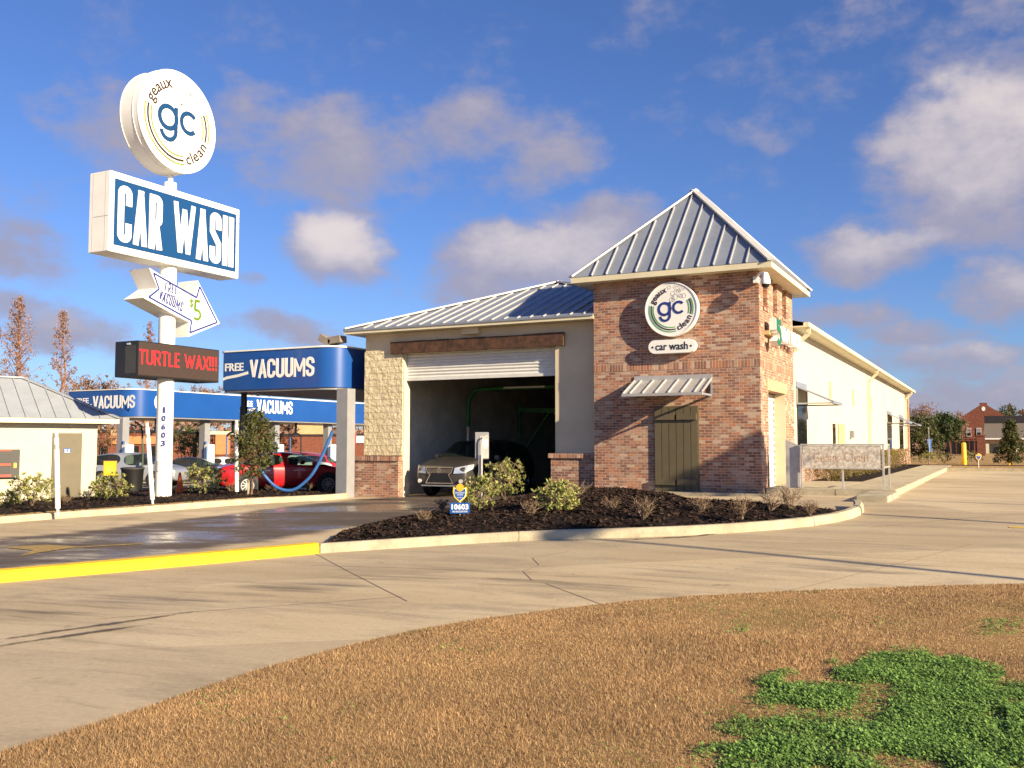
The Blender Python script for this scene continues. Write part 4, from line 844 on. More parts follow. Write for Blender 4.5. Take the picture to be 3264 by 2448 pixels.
for a_, b_ in ((.02, .09), (kz1 - kz0 - .05, kz1 - kz0 - .015)): m = MB(); m.box(kb, ka - .22, .161, .17, kz0 + a_, kz0 + b_, fh); build(m, 'red_trim', 'redaw', t)
m = MB(); m.box(kb, ka - .26, .161, .168, kz0 + .11, kz0 + .32, fh); build(m, 'slot_panel', 'black', t); m = MB(); m.box(ka - .16, ka - .09, .161, .17, kz0 + .28, kz0 + .42, fh); build(m, 'notice', 'yellowp', t)

# ================================================================== VACUUM CANOPIES
def round_rect(x0, x1, y0, y1, r, n=10):
    P = []; R_ = r
    for cx, cy, a, r in ((x1 - R_, y0 + R_, -90, R_), (x1 - R_, y1 - R_, 0, R_), (x0 + .25, y1 - .25, 90, .25), (x0 + .25, y0 + .25, 180, .25)): P += [(cx + r * math.cos(rad(a + 90 * i / n)), cy + r * math.sin(rad(a + 90 * i / n))) for i in range(n + 1)]
    return P
FZ = Frame((0, 0, 0), (1, 0, 0), (0, 1, 0))
def brush(m, fr, a, b, w, h, c0, c1): m.stroke(fr, [(a, b), (a + w * .15, b + h * .25), (a + w * .6, b + h * .55), (a + w, b + h)], h * .5, c0, c1)
def free_vac(t, fr, a, b, W_, H_):
    """painted 'FREE' with a brush stroke, then condensed VACUUMS"""
    m = MB(); text(m, fr, 'FREE', a, b + H_ * .44, W_ * .215, H_ * .42, .002, .010, bold=.02); brush(m, fr, a - .02 * W_, b + .02 * H_, W_ * .29, H_ * .30, .002, .008)
    condensed(m, fr, 'VACUUMS', a + W_ * .29, b, W_ * .71, H_, .165, .002, .010, gap=.10); return build(m, 'lettering', 'white', t)
def canopy(x0, x1, y0, y1, z0, z1, label, r=1.0):
    t = thing('vacuum_canopy', label, 'canopy', ((x0 + x1) / 2, y0, G(x1, y0)), group='blue vacuum canopies'); P = round_rect(x0, x1, y0, y1, r)
    m = MB(); m.prism(P, z0, z1, FZ); build(m, 'fascia', 'canopy', t, True)
    m = MB(); m.prism(round_rect(x0 - .03, x1 + .03, y0 - .03, y1 + .03, r), z1 + .002, z1 + .05, FZ); build(m, 'top_trim', 'white', t)
    m = MB(); m.prism(round_rect(x0 + .04, x1 - .04, y0 + .04, y1 - .04, r), z0 - .07, z0 - .003, FZ); build(m, 'soffit', 'greyc', t); return t
YC = 23.7; cz0 = aY(q('c4', 1100, 540), YC).z; cz1 = aY(q('c4', 1100, 172), YC).z; cx0 = aY(q('c4', 292, 480), YC).x; cx1 = -18.05
T1 = canopy(cx0, cx1, YC, 37, cz0, cz1, 'nearer blue vacuum canopy with white lettering beside the car wash building', .75)
p0 = aY(q('c4', 340, 445), YC); p1 = aY(q('c4', 1170, 265), YC); fr_ = Frame((0, YC, 0), (1, 0, 0), (0, 0, 1)); free_vac(T1, fr_, p0.x, aY(q('c4', 800, 448), YC).z, p1.x - p0.x, aY(q('c4', 800, 270), YC).z - aY(q('c4', 800, 448), YC).z)
def column(t, x, y, z1, w=.36, box=True):
    g = G(x, y); m = MB(); m.box(x - w / 2, x + w / 2, y - w / 2, y + w / 2, g, z1); c = build(m, 'column', 'greyc', t)
    if box:
        m = MB(); m.box(x + w / 2 + .001, x + w / 2 + .35, y - .25, y + .25, g, 1.24); b = build(m, 'vacuum_unit', 'white', c, bevel=.02)
        m = MB(); m.cyl((x + .32, y - .22, 1.24), (x + .32, y - .22, 1.42), .05, n=10); m.box(x + .40, x + .46, y - .33, y - .26, .3, 1.1); build(m, 'nozzle_holder', 'hose', c)
    return c
cp = gp(q('c4', 1420, 1520), .15); column(T1, cp[0] - .05, cp[1] + .25, cz0 - .072, .40, False); column(T1, cx0 + .5, 35.5, cz0 - .072, .36, False)
for i, (lx, ly, e, lab) in enumerate(((1285, 150, .5, 'tilted floodlight with lit white lens on the canopy roof edge'), (1385, 150, -.1, 'level brown floodlight box on the canopy roof edge'))):
    p = aY(q('c4', lx, ly + 20), YC + .4); t = thing('floodlight', lab, 'floodlight', (p.x, p.y, cz1), group='floodlights on the nearer canopy'); f_ = Frame((p.x, p.y, cz1 + .18), (math.cos(e), 0, -math.sin(e)), (math.sin(e), 0, math.cos(e)))
    m = MB(); m.box(-.24, .22, -.18, .18, -.04, .17, f_); build(m, 'housing', pm('lamp_brown', (.22, .19, .16), .6), t); m = MB(); m.box(-.245, -.238, -.15, .15, -.02, .15, f_); build(m, 'lens', 'white', t); m = MB(); m.cyl((p.x, p.y, cz1 + .04), (p.x, p.y, cz1 + .16), .05, n=8); build(m, 'stem', 'dark', t)
fX = -40.2; FY = 35.6
T2 = canopy(fX - 5.2, fX, FY, 62, 2.72, 4.12, 'farther long blue vacuum canopy with lettering on two sides behind the pylon pole', 1.1)
p0 = aY(q('c3', 770, 420), FY); p1 = aY(q('c3', 1297, 400), FY); zb, zt = aY(q('c3', 1100, 458), FY).z, aY(q('c3', 1100, 332), FY).z; free_vac(T2, Frame((0, FY, 0), (1, 0, 0), (0, 0, 1)), p1.x - (p1.x - aY(q('c3', 893, 400), FY).x) / .71, zb, (p1.x - aY(q('c3', 893, 400), FY).x) / .71, zt - zb)
p0 = aX(q('c4', 488, 755), fX); p1 = aX(q('c4', 967, 750), fX); fr_ = Frame((fX, 0, 0), (0, 1, 0), (0, 0, 1)); free_vac(T2, fr_, p0.y, aX(q('c4', 800, 782), fX).z, p1.y - p0.y, aX(q('c4', 800, 660), fX).z - aX(q('c4', 800, 782), fX).z)
for k, x, y in (('c4', 1478, 760), ('c3', 1553, 400)): p = aX(q(k, x, y), fX); m = MB(); m.disc(fr_, p.y, p.z, .5, .002, .012, 24); build(m, 'round_emblem', 'white', T2)
TC = []
for k, x in (('c3', 1172), ('c4', 150), ('c4', 800), ('c4', 1290)):
    p = aX(q(k, x, 1100), fX - .75); TC.append(p); column(T2, p.x, p.y, 2.65, .42)
def hoses(p, label):
    t = thing('vacuum_hose', label, 'vacuum hose', (p.x, p.y, 2.6), group='vacuum hoses hanging from the canopies'); m = MB(); m.box(p.x - .06, p.x + .06, p.y - .06, p.y + .06, 1.95, 2.66); m.arcband(Frame((p.x, p.y, 1.6), RT, (0, 0, 1)), .30, .42, 20, 160, -.05, .05, 12); build(m, 'bracket', 'black', t)
    for s_, mt in ((-1, 'hose'), (1, 'black')):
        o_ = RT * (.36 * s_); m = MB(); m.tube([p + o_ + Vector((0, 0, z - p.z)) for z in (1.75, 1.2, .6, 0, -.6)], .045, 8); build(m, 'hose', mt, t, True)
for (a, b, lab) in ((0, 1, 'hose pair hanging between the first and second canopy columns'), (1, 2, 'hose pair hanging between the second and third canopy columns'), (2, 3, 'hose pair hanging between the third and fourth canopy columns')):
    hoses((TC[a] * .62 + TC[b] * .38), lab)
dp = aY(q('c4', 518, 560), YC + .8); t = thing('vacuum_drop', 'black vacuum drop pipe hanging from the nearer canopy above the young tree', 'vacuum pipe', (dp.x, dp.y, cz0)); m = MB(); m.cyl((dp.x, dp.y, 2.5), (dp.x, dp.y, cz0 - .05), .10, n=12); m.cyl((dp.x, dp.y, 1.5), (dp.x, dp.y, 2.5), .13, n=12); build(m, 'pipe', 'black', t, True)
def hang(ptsk, d, rr, name, lab, mat, two=None):
    P = [aD(q('c4', *p), d) for p in ptsk]; Q = []
    for i in range(len(P) - 1):
        a, b, c_, e = P[max(0, i - 1)], P[i], P[i + 1], P[min(len(P) - 1, i + 2)]
        for k in range(5): u = k / 5; Q.append(.5 * ((2 * b) + (c_ - a) * u + (2 * a - 5 * b + 4 * c_ - e) * u * u + (3 * b - a - 3 * c_ + e) * u ** 3))
    Q.append(P[-1]); m = MB(); m.tube(Q, rr, 10); o = build(m, name, mat, None, True); return tag(o, lab, 'vacuum hose')
hang([(560, 1000), (600, 1130), (645, 1250), (720, 1370), (830, 1470), (970, 1490), (1110, 1390), (1200, 1260), (1290, 1060), (1340, 940)], 28.9, .048, 'vacuum_hose', 'blue vacuum hose drooping in a deep loop in front of the red sedan', 'hose')
hang([(1475, 950), (1490, 1130), (1540, 1240), (1575, 1330), (1578, 1500)], 31, .045, 'vacuum_hose', 'black hose slanting down between canopy column and brick pier', 'black')

# ================================================================== VEHICLES
def wheel_at(t, x, y, r, side, wd=.22, spokes=10):
    fr = Frame((x, y, r), (1 if side < 0 else -1, 0, 0), (0, 0, 1))     # outward = -y for side<0
    m = MB(); prof = [(r * .66, 0), (r * .70, .015), (r * .95, .012), (r, -.03), (r, -wd + .03), (r * .9, -wd)]; n = 32
    V = [fr(a * math.cos(k * 2 * math.pi / n), a * math.sin(k * 2 * math.pi / n), c) for a, c in prof for k in range(n)]
    m.add(V, [(i * n + k, i * n + (k + 1) % n, (i + 1) * n + (k + 1) % n, (i + 1) * n + k) for i in range(len(prof) - 1) for k in range(n)]); ty = build(m, 'wheel', 'tyre', t, True, True)
    m = MB(); m.arcband(fr, r * .60, r * .675, 0, 360, -.05, .012, 32); m.disc(fr, 0, 0, r * .16, -.05, .0, 16)
    for k in range(spokes):
        a = 2 * math.pi * k / spokes; d = Vector((math.cos(a), math.sin(a))); m.stroke(fr, [tuple(d * r * .12), tuple(d * r * .62)], .105 * r if spokes > 8 else .2 * r, -.04, -.004 - .001 * (k % 3))
    build(m, 'rim', 'rim', ty, False, True); m = MB(); m.disc(fr, 0, 0, r * .65, -.09, -.07, 24); build(m, 'brake_disc', 'black', ty, False, True)
def car(name, label, mat, st, glass, wheels, H, group=None, cat='car', spokes=10, lamps=True, glassm='glass'):
    """st: (x, z low, z belt, z roof, half width, roof half width); glass: per interval set of 's' side 'w' top"""
    t = thing(name, label, cat, (0, 0, 0), 0, group); WMAT[t.name] = Matrix(); R = []
    for x, zl, zb, zr, w, wr in st:
        up = zr - zb > .12
        h = [(0, zl), (.80 * w, zl), (.97 * w, zl + .10), (w, zl + (zb - zl) * .45), (.985 * w, zb - .10 * (zb - zl)), (.93 * w, zb)]
        h += [(wr, zr - .07), (wr * .86, zr - .018), (0, zr)] if up else [(.90 * w, zb + (zr - zb) * .35), (.72 * w, zb + (zr - zb) * .75), (0, zr)]
        R.append([(x, -y, z) for y, z in h] + [(x, y, z) for y, z in h[::-1][1:-1]])
    n = len(R[0]); V = [p for r in R for p in r]; body = MB(); gl = MB(); rf = []
    for i in range(len(st) - 1):
        for k in range(n):
            f = (i * n + k, i * n + (k + 1) % n, (i + 1) * n + (k + 1) % n, (i + 1) * n + k); seg = k if k < 8 else 15 - k; g = glass.get(i, '')
            (gl if (seg == 5 and 's' in g) or (seg in (6, 7) and 'w' in g) else body).f.append(f)
    body.f += [tuple(range(n))[::-1], tuple(range(len(V) - n, len(V)))]
    for mb, nm, mt in ((body, 'body', mat), (gl, 'windows', glassm)):
        mb.v = V; mb.mi = [0] * len(mb.f); o = build(mb, nm, mt, t, True, True); sb_ = o.modifiers.new('round', 'SUBSURF'); sb_.levels = sb_.render_levels = 2; bm = bmesh.new(); bm.from_mesh(o.data); bmesh.ops.delete(bm, geom=[v for v in bm.verts if not v.link_faces], context='VERTS'); bm.to_mesh(o.data); bm.free()
    for x, r in wheels:
        w = max(s[4] for s in st)
        for sd in (-1, 1):
            fr = Frame((x, sd * (w - .055), r), (1 if sd < 0 else -1, 0, 0), (0, 0, 1)); m = MB(); m.disc(fr, 0, .02, r + .07, -.02, .058, 32); build(m, 'wheel_arch', 'black', t, False, True); wheel_at(t, x, sd * (w + .012), r, sd, spokes=spokes)
    if lamps:
        xf, xr = st[-1], st[0]; w = max(s[4] for s in st)
        for sd in (-1, 1):
            m = MB(); a = st[-2]; b = st[-3]; zt = a[2] - .03; m.add([(a[0] + .03, sd * a[4] * .62, zt - .13), (a[0] - .02, sd * a[4] * .985, zt - .10), (b[0] + .05, sd * (b[4] + .012), zt + .06), (a[0] - .06, sd * a[4] * .72, zt + .035)], [(0, 1, 2, 3)]); v0 = list(m.v); m.add([(x - .05, y * .97, z) for x, y, z in v0], [(3, 2, 1, 0)]); build(m, 'headlight', 'lamp', t, False, True)
            m = MB(); a = st[1]; b = st[2]; zt = a[2] - .02; m.add([(a[0] - .03, sd * a[4] * .66, zt - .16), (a[0] + .0, sd * (a[4] + .006), zt - .14), (b[0] - .08, sd * (b[4] + .004), zt - .02), (a[0] - .0, sd * a[4] * .70, zt)], [(0, 1, 2, 3)]); v0 = list(m.v); m.add([(x + .05, y * .97, z) for x, y, z in v0], [(3, 2, 1, 0)]); build(m, 'tail_light', 'redlamp', t, False, True)
    for sd in (-1, 1):
        w = max(s[4] for s in st); xm = [s[0] for s in st if s[3] - s[2] > .12][-1] + .38; zb = st[len(st) // 2][2]; m = MB(); m.box(xm - .10, xm + .06, sd * (w + .03), sd * (w + .2), zb + .0, zb + .14); build(m, 'mirror', mat, t, False, True, .02)
    return t
SED = [(-2.27, .38, .74, .78, .66, .6), (-2.17, .27, .93, .97, .80, .6), (-1.80, .22, 1.0, 1.05, .87, .6), (-1.42, .20, 1.0, 1.07, .89, .66), (-.72, .19, .99, 1.38, .89, .64), (-.12, .19, .98, 1.45, .89, .66), (-.02, .19, .975, 1.45, .89, .66), (.52, .19, .965, 1.38, .89, .63), (1.42, .19, .94, .99, .89, .66), (1.80, .2, .86, .91, .87, .6), (2.12, .22, .74, .78, .80, .6), (2.28, .3, .52, .56, .62, .5)]
SG = {3: 'sw', 4: 's', 6: 's', 7: 'sw'}
SUV = [(-2.34, .45, .95, .99, .72, .6), (-2.26, .33, 1.06, 1.30, .84, .66), (-2.05, .28, 1.08, 1.52, .90, .68), (-1.3, .26, 1.08, 1.66, .93, .70), (-.38, .26, 1.07, 1.70, .94, .71), (-.28, .26, 1.07, 1.70, .94, .71), (.42, .26, 1.06, 1.64, .94, .70), (1.22, .27, 1.10, 1.16, .94, .7), (1.75, .28, 1.03, 1.10, .92, .66), (2.15, .30, .93, 1.0, .90, .62), (2.33, .31, .84, .89, .84, .58), (2.40, .32, .76, .80, .74, .52)]
UG = {1: 'sw', 2: 's', 3: 's', 5: 's', 6: 'sw'}
def put_car(t, x, y, heading, dz=0): t.location = (x, y, G(x, y) + .006 + dz); t.rotation_euler = (0, 0, heading); return t
# taupe crossover leaving the bay
t = car('crossover', 'metallic taupe crossover with wide chrome edged grille leaving the wash bay', paint('taupe_paint', (.075, .068, .064), .4, .3), SUV, UG, [(-1.35, .37), (1.42, .37)], 1.7, spokes=5, lamps=False)
ff = Frame((2.425, 0, .05), (0, 1, 0), (0, 0, 1))
m = MB(); m.prism([(-.44, .80), (.44, .80), (.40, .66), (.30, .60), (.44, .36), (-.44, .36), (-.30, .60), (-.40, .66)], -.10, .004, ff); gr = build(m, 'grille', 'black', t, False, True)
m = MB(); O_ = [(-.45, .81), (.45, .81), (.41, .66), (.31, .60), (.46, .35), (-.46, .35), (-.31, .60), (-.41, .66)]
for i in range(8): m.stroke(ff, [O_[i], O_[(i + 1) % 8]], .025, .0, .014 + .001 * (i % 3))
for z in (.655, .69, .725, .76): m.stroke(ff, [(-.39, z), (.39, z)], .012, .0, .010)
build(m, 'chrome_trim', 'chrome', gr, False, True)
m = MB(); m.arcband(Frame((2.43, 0, .77), (0, 1.0, 0), (0, 0, 1)), .060, .078, 0, 360, .004, .02, 24); m.stroke(Frame((2.43, 0, .77), (0, 1, 0), (0, 0, 1)), [(.03, .05), (-.035, -.03), (.05, -.03)], .02, .006, .021); build(m, 'emblem', 'chrome', t, False, True)
for sd in (-1, 1):
    m = MB(); P = [(2.425, sd * .47, .68), (2.36, sd * .80, .70), (2.12, sd * .945, .82), (2.06, sd * .945, .95), (2.22, sd * .86, .93), (2.40, sd * .50, .85)]; m.add(P, [tuple(range(6))]); m.add([(x - .12, y * .95, z) for x, y, z in P], [tuple(range(6))[::-1]] ); build(m, 'headlight', 'lamp', t, False, True)
    m = MB(); m.disc(Frame((2.385, sd * .70, .46), (-sd * .25, 1, 0), (0, 0, 1)), 0, 0, .06, -.05, .03, 20); build(m, 'fog_lamp', 'lamp', t, False, True)
    m = MB(); m.box(1.40 - 2.6, 1.40 - .3, sd * .945, sd * .955, .30, .36); build(m, 'sill_trim', 'black', t, False, True)
    for x in (-.33, .72):
        m = MB(); m.box(x - .006, x + .006, sd * .938, sd * .945, .38, 1.04); build(m, 'door_seam', 'black', t, False, True)
m = MB(); m.box(2.2, 2.435, -.64, .64, .30, .345); build(m, 'front_lip', 'meter', t, False, True, .01)
m = MB(); m.stroke(Frame((1.25, 0, 1.12), (0, 1, 0), (-.8, 0, .6)), [(-.6, .0), (.0, .03)], .02, 0, .02); m.stroke(Frame((1.25, 0, 1.12), (0, 1, 0), (-.8, 0, .6)), [(.0, .0), (.6, .03)], .02, 0, .021); build(m, 'wipers', 'black', t, False, True)
put_car(t, -14.62, 26.55, rad(-90))
# red sedan at the near vacuum stall
t = car('red_sedan', 'bright red four door sedan parked side on under the nearer canopy behind the young tree', paint('red_paint', (.42, .012, .018), .15, .25), SED, SG, [(-1.33, .325), (1.38, .325)], 1.45, spokes=10, glassm='glassc')
for sd in (-1, 1):
    for x in (-1.0, -.07, 1.0): m = MB(); m.box(x - .005, x + .005, sd * .884, sd * .891, .32, .93); build(m, 'door_seam', 'black', t, False, True)
    for x in (-.78, .18): m = MB(); m.box(x, x + .2, sd * .885, sd * .91, .80, .83); build(m, 'door_handle', 'chrome', t, False, True, .006)
for x, y in ((-.45, -.35), (-.45, .35), (.35, -.36), (.35, .36)): m = MB(); m.box(x - .06, x + .06, y - .2, y + .2, .6, 1.0); m.cyl((x, y, 1.0), (x, y, 1.2), .10, n=10); build(m, 'seat', 'dark', t, False, True, .02)
rc = [aD(q('c4', x, 1480), d) for x, d in ((512, 31.8), (1322, 33.0))]; dv = rc[1] - rc[0]; hd = math.atan2(dv.y, dv.x); md = (rc[0] + rc[1]) / 2 + Vector((-dv.y, dv.x, 0)).normalized() * .85
put_car(t, md.x - .02, md.y, hd)
WH = paint('white_car', (.62, .62, .60)); BK = paint('black_car', (.012, .012, .014)); SV = paint('silver_car', (.42, .44, .47), .5, .3); RD = paint('red_car', (.36, .012, .016)); DK = paint('charcoal_car', (.035, .036, .04), .3)
def at_d(k, x, y, d): p = aD(q(k, x, y), d); return p.x, p.y
def bg(name, lab, mat, st, gl, k, x, d, head, r): t = car(name, lab, mat, st, gl, [(-1.35, r), (1.38, r)], 1.5, group='cars in the vacuum lot', spokes=6); p = at_d(k, x, 1150, d); return put_car(t, p[0], p[1], head)
VR = -YAW * -1
bg('silver_crossover', 'silver crossover parked beyond the shed with its nose behind the pylon pole', SV, SUV, UG, 'c3', 1310, 47, YAW + rad(-6), .36)
bg('black_hatchback', 'black hatchback parked just right of the pylon pole', BK, SED, SG, 'c3', 1800, 51, YAW + rad(195), .32)
bg('white_sedan', 'white sedan with red tail light parked left of the young tree', WH, SED, SG, 'c4', 330, 57, YAW + rad(20), .32)
bg('white_sedan', 'white sedan roof showing right above the red sedan', WH, SED, SG, 'c4', 960, 54, YAW + rad(160), .32)
bg('red_crossover', 'red crossover with dark glass parked far behind the red sedan', RD, SUV, UG, 'c4', 1010, 66, YAW + rad(150), .36)
bg('red_hatchback', 'red hatchback parked by the third vacuum column', RD, SED, SG, 'c4', 1180, 56, YAW + rad(75), .32)
bg('charcoal_sedan', 'charcoal sedan seen through the first canopy bay left of the silver crossover', DK, SED, SG, 'c3', 1500, 62, YAW + rad(10), .32)
# ================================================================== PLANTS
def rdir(up=0.): 
    v = Vector((random.gauss(0, 1), random.gauss(0, 1), random.gauss(0, 1) + up)); return v.normalized()
def leaf(m, o, d, l, w, curl=.25):
    d = d.normalized(); s = d.cross(rdir()); s = s.normalized() if s.length > 1e-4 else Vector((1, 0, 0)); n = s.cross(d)
    a = o + d * l * .45 + s * w + n * curl * w; b = o + d * l * .45 - s * w + n * curl * w; e = o + d * l
    m.add([o, a, e, b], [(0, 1, 2, 3)])
def limb(m, a, b, r0, r1, wob=.05, n=4, k=5):
    a, b = Vector(a), Vector(b); L_ = (b - a).length; P = [a + (b - a) * (i / n) + (rdir() * wob * L_ * math.sin(math.pi * i / n) if 0 < i < n else Vector((0, 0, 0))) for i in range(n + 1)]
    m.tube(P, [r0 + (r1 - r0) * i / n for i in range(n + 1)], k, False); return P
def whorl_bush(lab, p, base_dz, r, h, tips, group, leafm='leafv', ll=.075, per=14, stems=9, inner=.25):
    g = Vector((p[0], p[1], G(*p) + base_dz)); t = thing('shrub', lab, 'shrub', g, 0, group); f = MB(); s = MB(); st = []
    for i in range(stems):
        a = random.uniform(0, 6.28); e = g + Vector((math.cos(a) * r * random.uniform(.2, .75), math.sin(a) * r * random.uniform(.2, .75), h * random.uniform(.45, .85))); st.append(e); limb(s, g + rdir() * .03, e, .012, .006, .08)
    for i in range(tips):
        d = rdir(.35); d.z = max(d.z, -.62); k = random.uniform(inner, 1) ** .45 * random.uniform(.72, 1.05); o = g + Vector((d.x * r * k, d.y * r * k, h * .45 + d.z * h * .55 * k)); b = min(st, key=lambda q_: (q_ - o).length); limb(s, b, o, .006, .003, .06, 2, 4)
        ax = (o - g - Vector((0, 0, h * .2))).normalized() * .6 + Vector((0, 0, .7))
        for j in range(per): leaf(f, o + rdir() * .02, (ax.normalized() * random.uniform(.1, 1) + rdir() * .9), ll * random.uniform(.7, 1.25), ll * .2)
    build(s, 'stems', 'twig', t); build(f, 'foliage', leafm, t); return t
def dry_shrub(lab, p, dz, r, h, group, n=22, leaves=70, red=False):
    r *= .82; h *= .8; n = random.randint(14, 26)
    g = Vector((p[0], p[1], G(*p) + dz)); t = thing('shrub', lab, 'shrub', g, 0, group); s = MB(); f = MB()
    for i in range(n):
        a = random.uniform(0, 6.28); k = random.uniform(.2, 1); e = g + Vector((math.cos(a) * r * k, math.sin(a) * r * k, h * random.uniform(.55, 1))); P = limb(s, g + rdir() * .02, e, .007, .003, .1)
        for j in range(3): e2 = P[2 + j % 2] + Vector((random.gauss(0, .07), random.gauss(0, .07), random.uniform(.02, .12))); limb(s, P[2 + j % 2], e2, .004, .002, .05, 2, 4); [leaf(f, e2 + rdir() * .02, rdir(.3), .032, .010) for _ in range(max(1, leaves // n // 3))]
    build(s, 'stems', 'twig', t); build(f, 'foliage', 'leafd', t); return t
def ap(k, x, y, dz=.2): return gp(q(k, x, y), dz)
gA = 'shrubs in the mulched island'
whorl_bush('tallest variegated shrub in the island, in front of the grey meter box', ap('c9', 1095, 1400), .2, .52, 1.02, 95, gA, per=15)
whorl_bush('bright yellow green variegated shrub right behind the shield yard sign', ap('c9', 840, 1490), .2, .44, .70, 110, gA, per=14)
whorl_bush('dense rounded variegated shrub before the right hand brick pier', ap('c9', 1640, 1515), .2, .46, .62, 130, gA, per=14)
for k, x, y, r, h, lab in (('c7', 390, 1300, .28, .42, 'dry twiggy shrub at the left foot of the tower brickwork'), ('c7', 672, 1355, .34, .52, 'dry fan shaped shrub with a red tip left of the plank door'), ('c7', 1165, 1310, .32, .40, 'low dry shrub just right of the plank door'), ('c7', 1525, 1345, .34, .50, 'dry shrub in front of the shaded brick corner'), ('c7', 1770, 1280, .34, .46, 'sparse dry shrub at the edge of the concrete apron'), ('c7', 1935, 1268, .34, .55, 'tallest dry shrub at the right end of the island'), ('c7', 2110, 1320, .20, .30, 'smallest dry shrub near the kerb tip'), ('c9', 225, 1625, .20, .34, 'reddish dry shrub at the pointed left tip of the mulch'), ('c9', 430, 1480, .22, .32, 'small brown shrub left of the shield yard sign'), ('c9', 1350, 1560, .26, .40, 'low brown shrub between the two leafy shrubs'), ('c7', 130, 1180, .42, .52, 'grey green shrub under the right hand brick pier')): dry_shrub(lab, ap(k, x, y), .18, r, h, gA)
gB = 'shrubs in the left planter'
whorl_bush('wide pale leafed shrub against the cream hut wall left of its door', ap('c3', 300, 1392), .15, .72, .95, 120, gB, per=13, ll=.085)
whorl_bush('rounded variegated shrub below the yellow board at the hut corner', ap('c3', 1050, 1335), .15, .60, .80, 130, gB, per=13, ll=.085)
whorl_bush('pale yellow variegated shrub in front of the red sedan tail', ap('c4', 160, 1520), .15, .72, 1.0, 130, gB, per=13, ll=.085)
whorl_bush('small green shrub at the far left end of the planter', ap('c3', 70, 1400), .15, .38, .5, 40, gB, per=12)
for k, x, y, r, h, lab in (('c3', 830, 1345, .36, .46, 'brown shrub with a red flower right of the hut door'), ('c3', 620, 1372, .30, .36, 'low brown shrub under the hut door'), ('c4', 400, 1510, .36, .52, 'brown twiggy shrub beside the silver topped post'), ('c4', 780, 1505, .34, .30, 'low brown shrub below the drooping blue hose'), ('c4', 1110, 1500, .30, .40, 'small brown shrub at the end of the blue hose loop')): dry_shrub(lab, ap(k, x, y, .16), .14, r, h, gB)
# young evergreen tree with its stake
_t = aD(q('c4', 585, 1510), 28.3); tp = (_t.x, _t.y); tg = Vector((*tp, G(*tp) + .1)); D_ = (Vector((tp[0], tp[1], 0))).length; t = thing('young_tree', 'young bushy evergreen tree tied to a stake in front of the red sedan', 'tree', tg)
s = MB(); f = MB(); top = aD(q('c4', 620, 750), FW.dot(tg - Vector((0, 0, CH)))); hh = top.z - tg.z; off = Vector((top.x - tg.x, top.y - tg.y, 0))
P = limb(s, tg, tg + off * .9 + Vector((0, 0, hh * .9)), .035, .012, .03, 7, 7)
for i in range(120):
    k = random.uniform(.24, .97); o = tg + off * k + Vector((0, 0, hh * k)); ww = .62 * (math.sin(math.pi * min(1, (k - .15) / .85) ** .8) ** .6); a = random.uniform(0, 6.28); e = o + Vector((math.cos(a), math.sin(a), .25)) * ww * random.uniform(.45, 1.0); limb(s, o - Vector((0, 0, .15)), e, .007, .003, .06, 2, 4)
    for j in range(34): leaf(f, e + rdir() * random.uniform(.02, .17), rdir(.1), random.uniform(.08, .13), .022)
build(s, 'trunk', 'bark', t); build(f, 'crown', 'leafe', t)
sp = Vector((tp[0] - .12, tp[1] + .02, G(*tp))); t = thing('tree_stake', 'short pale wooden stake beside the young tree trunk', 'stake', sp); m = MB(); m.box(sp.x - .03, sp.x + .03, sp.y - .03, sp.y + .03, sp.z, sp.z + 1.0); build(m, 'stake', 'trim', t)
# plant at the left edge
ep = aD(q('c3', -45, 1300), 28.5); t = thing('young_tree', 'dark leafy young tree cut by the left edge beside the pay terminal', 'tree', (ep.x, ep.y, G(ep.x, ep.y))); s = MB(); f = MB(); eg = Vector((ep.x, ep.y, G(ep.x, ep.y))); limb(s, eg, eg + Vector((0, 0, 2.9)), .035, .01, .03)
for i in range(70):
    k = random.uniform(.2, 1); a = random.uniform(0, 6.28); e = eg + Vector((math.cos(a), math.sin(a), 0)) * .5 * random.uniform(.3, 1) * (1.15 - k * .6) + Vector((0, 0, 2.9 * k)); limb(s, eg + Vector((0, 0, 2.9 * k - .15)), e, .006, .003, .05, 2, 4)
    for j in range(30): leaf(f, e + rdir() * random.uniform(.02, .18), rdir(.1), random.uniform(.08, .13), .022)
build(s, 'trunk', 'bark', t); build(f, 'crown', 'leafe', t)
# clipped hedge along the side wall: separate plants
y = 29.9; i = 0
while y < 53.5:
    t = thing('hedge_shrub', 'clipped olive and bronze hedge plant in the row along the cream side wall', 'hedge', (-4.55, y, .12), 0, 'hedge plants along the side wall'); f = MB(); s = MB(); hh = random.uniform(.78, .95)
    for k in range(5): limb(s, (-4.55, y, .1), (-4.55 + random.uniform(-.3, .3), y + random.uniform(-.4, .4), .12 + hh * .8), .012, .006)
    for k in range(900 if y < 40 else 420):
        o = Vector((-4.55 + random.uniform(-.48, .48), y + random.uniform(-.62, .62), .14 + hh * random.uniform(0, 1) ** .7)); leaf(f, o, rdir(.4), .055, .016)
    build(s, 'stems', 'twig', t); build(f, 'foliage', 'leafh', t); y += 1.18; i += 1

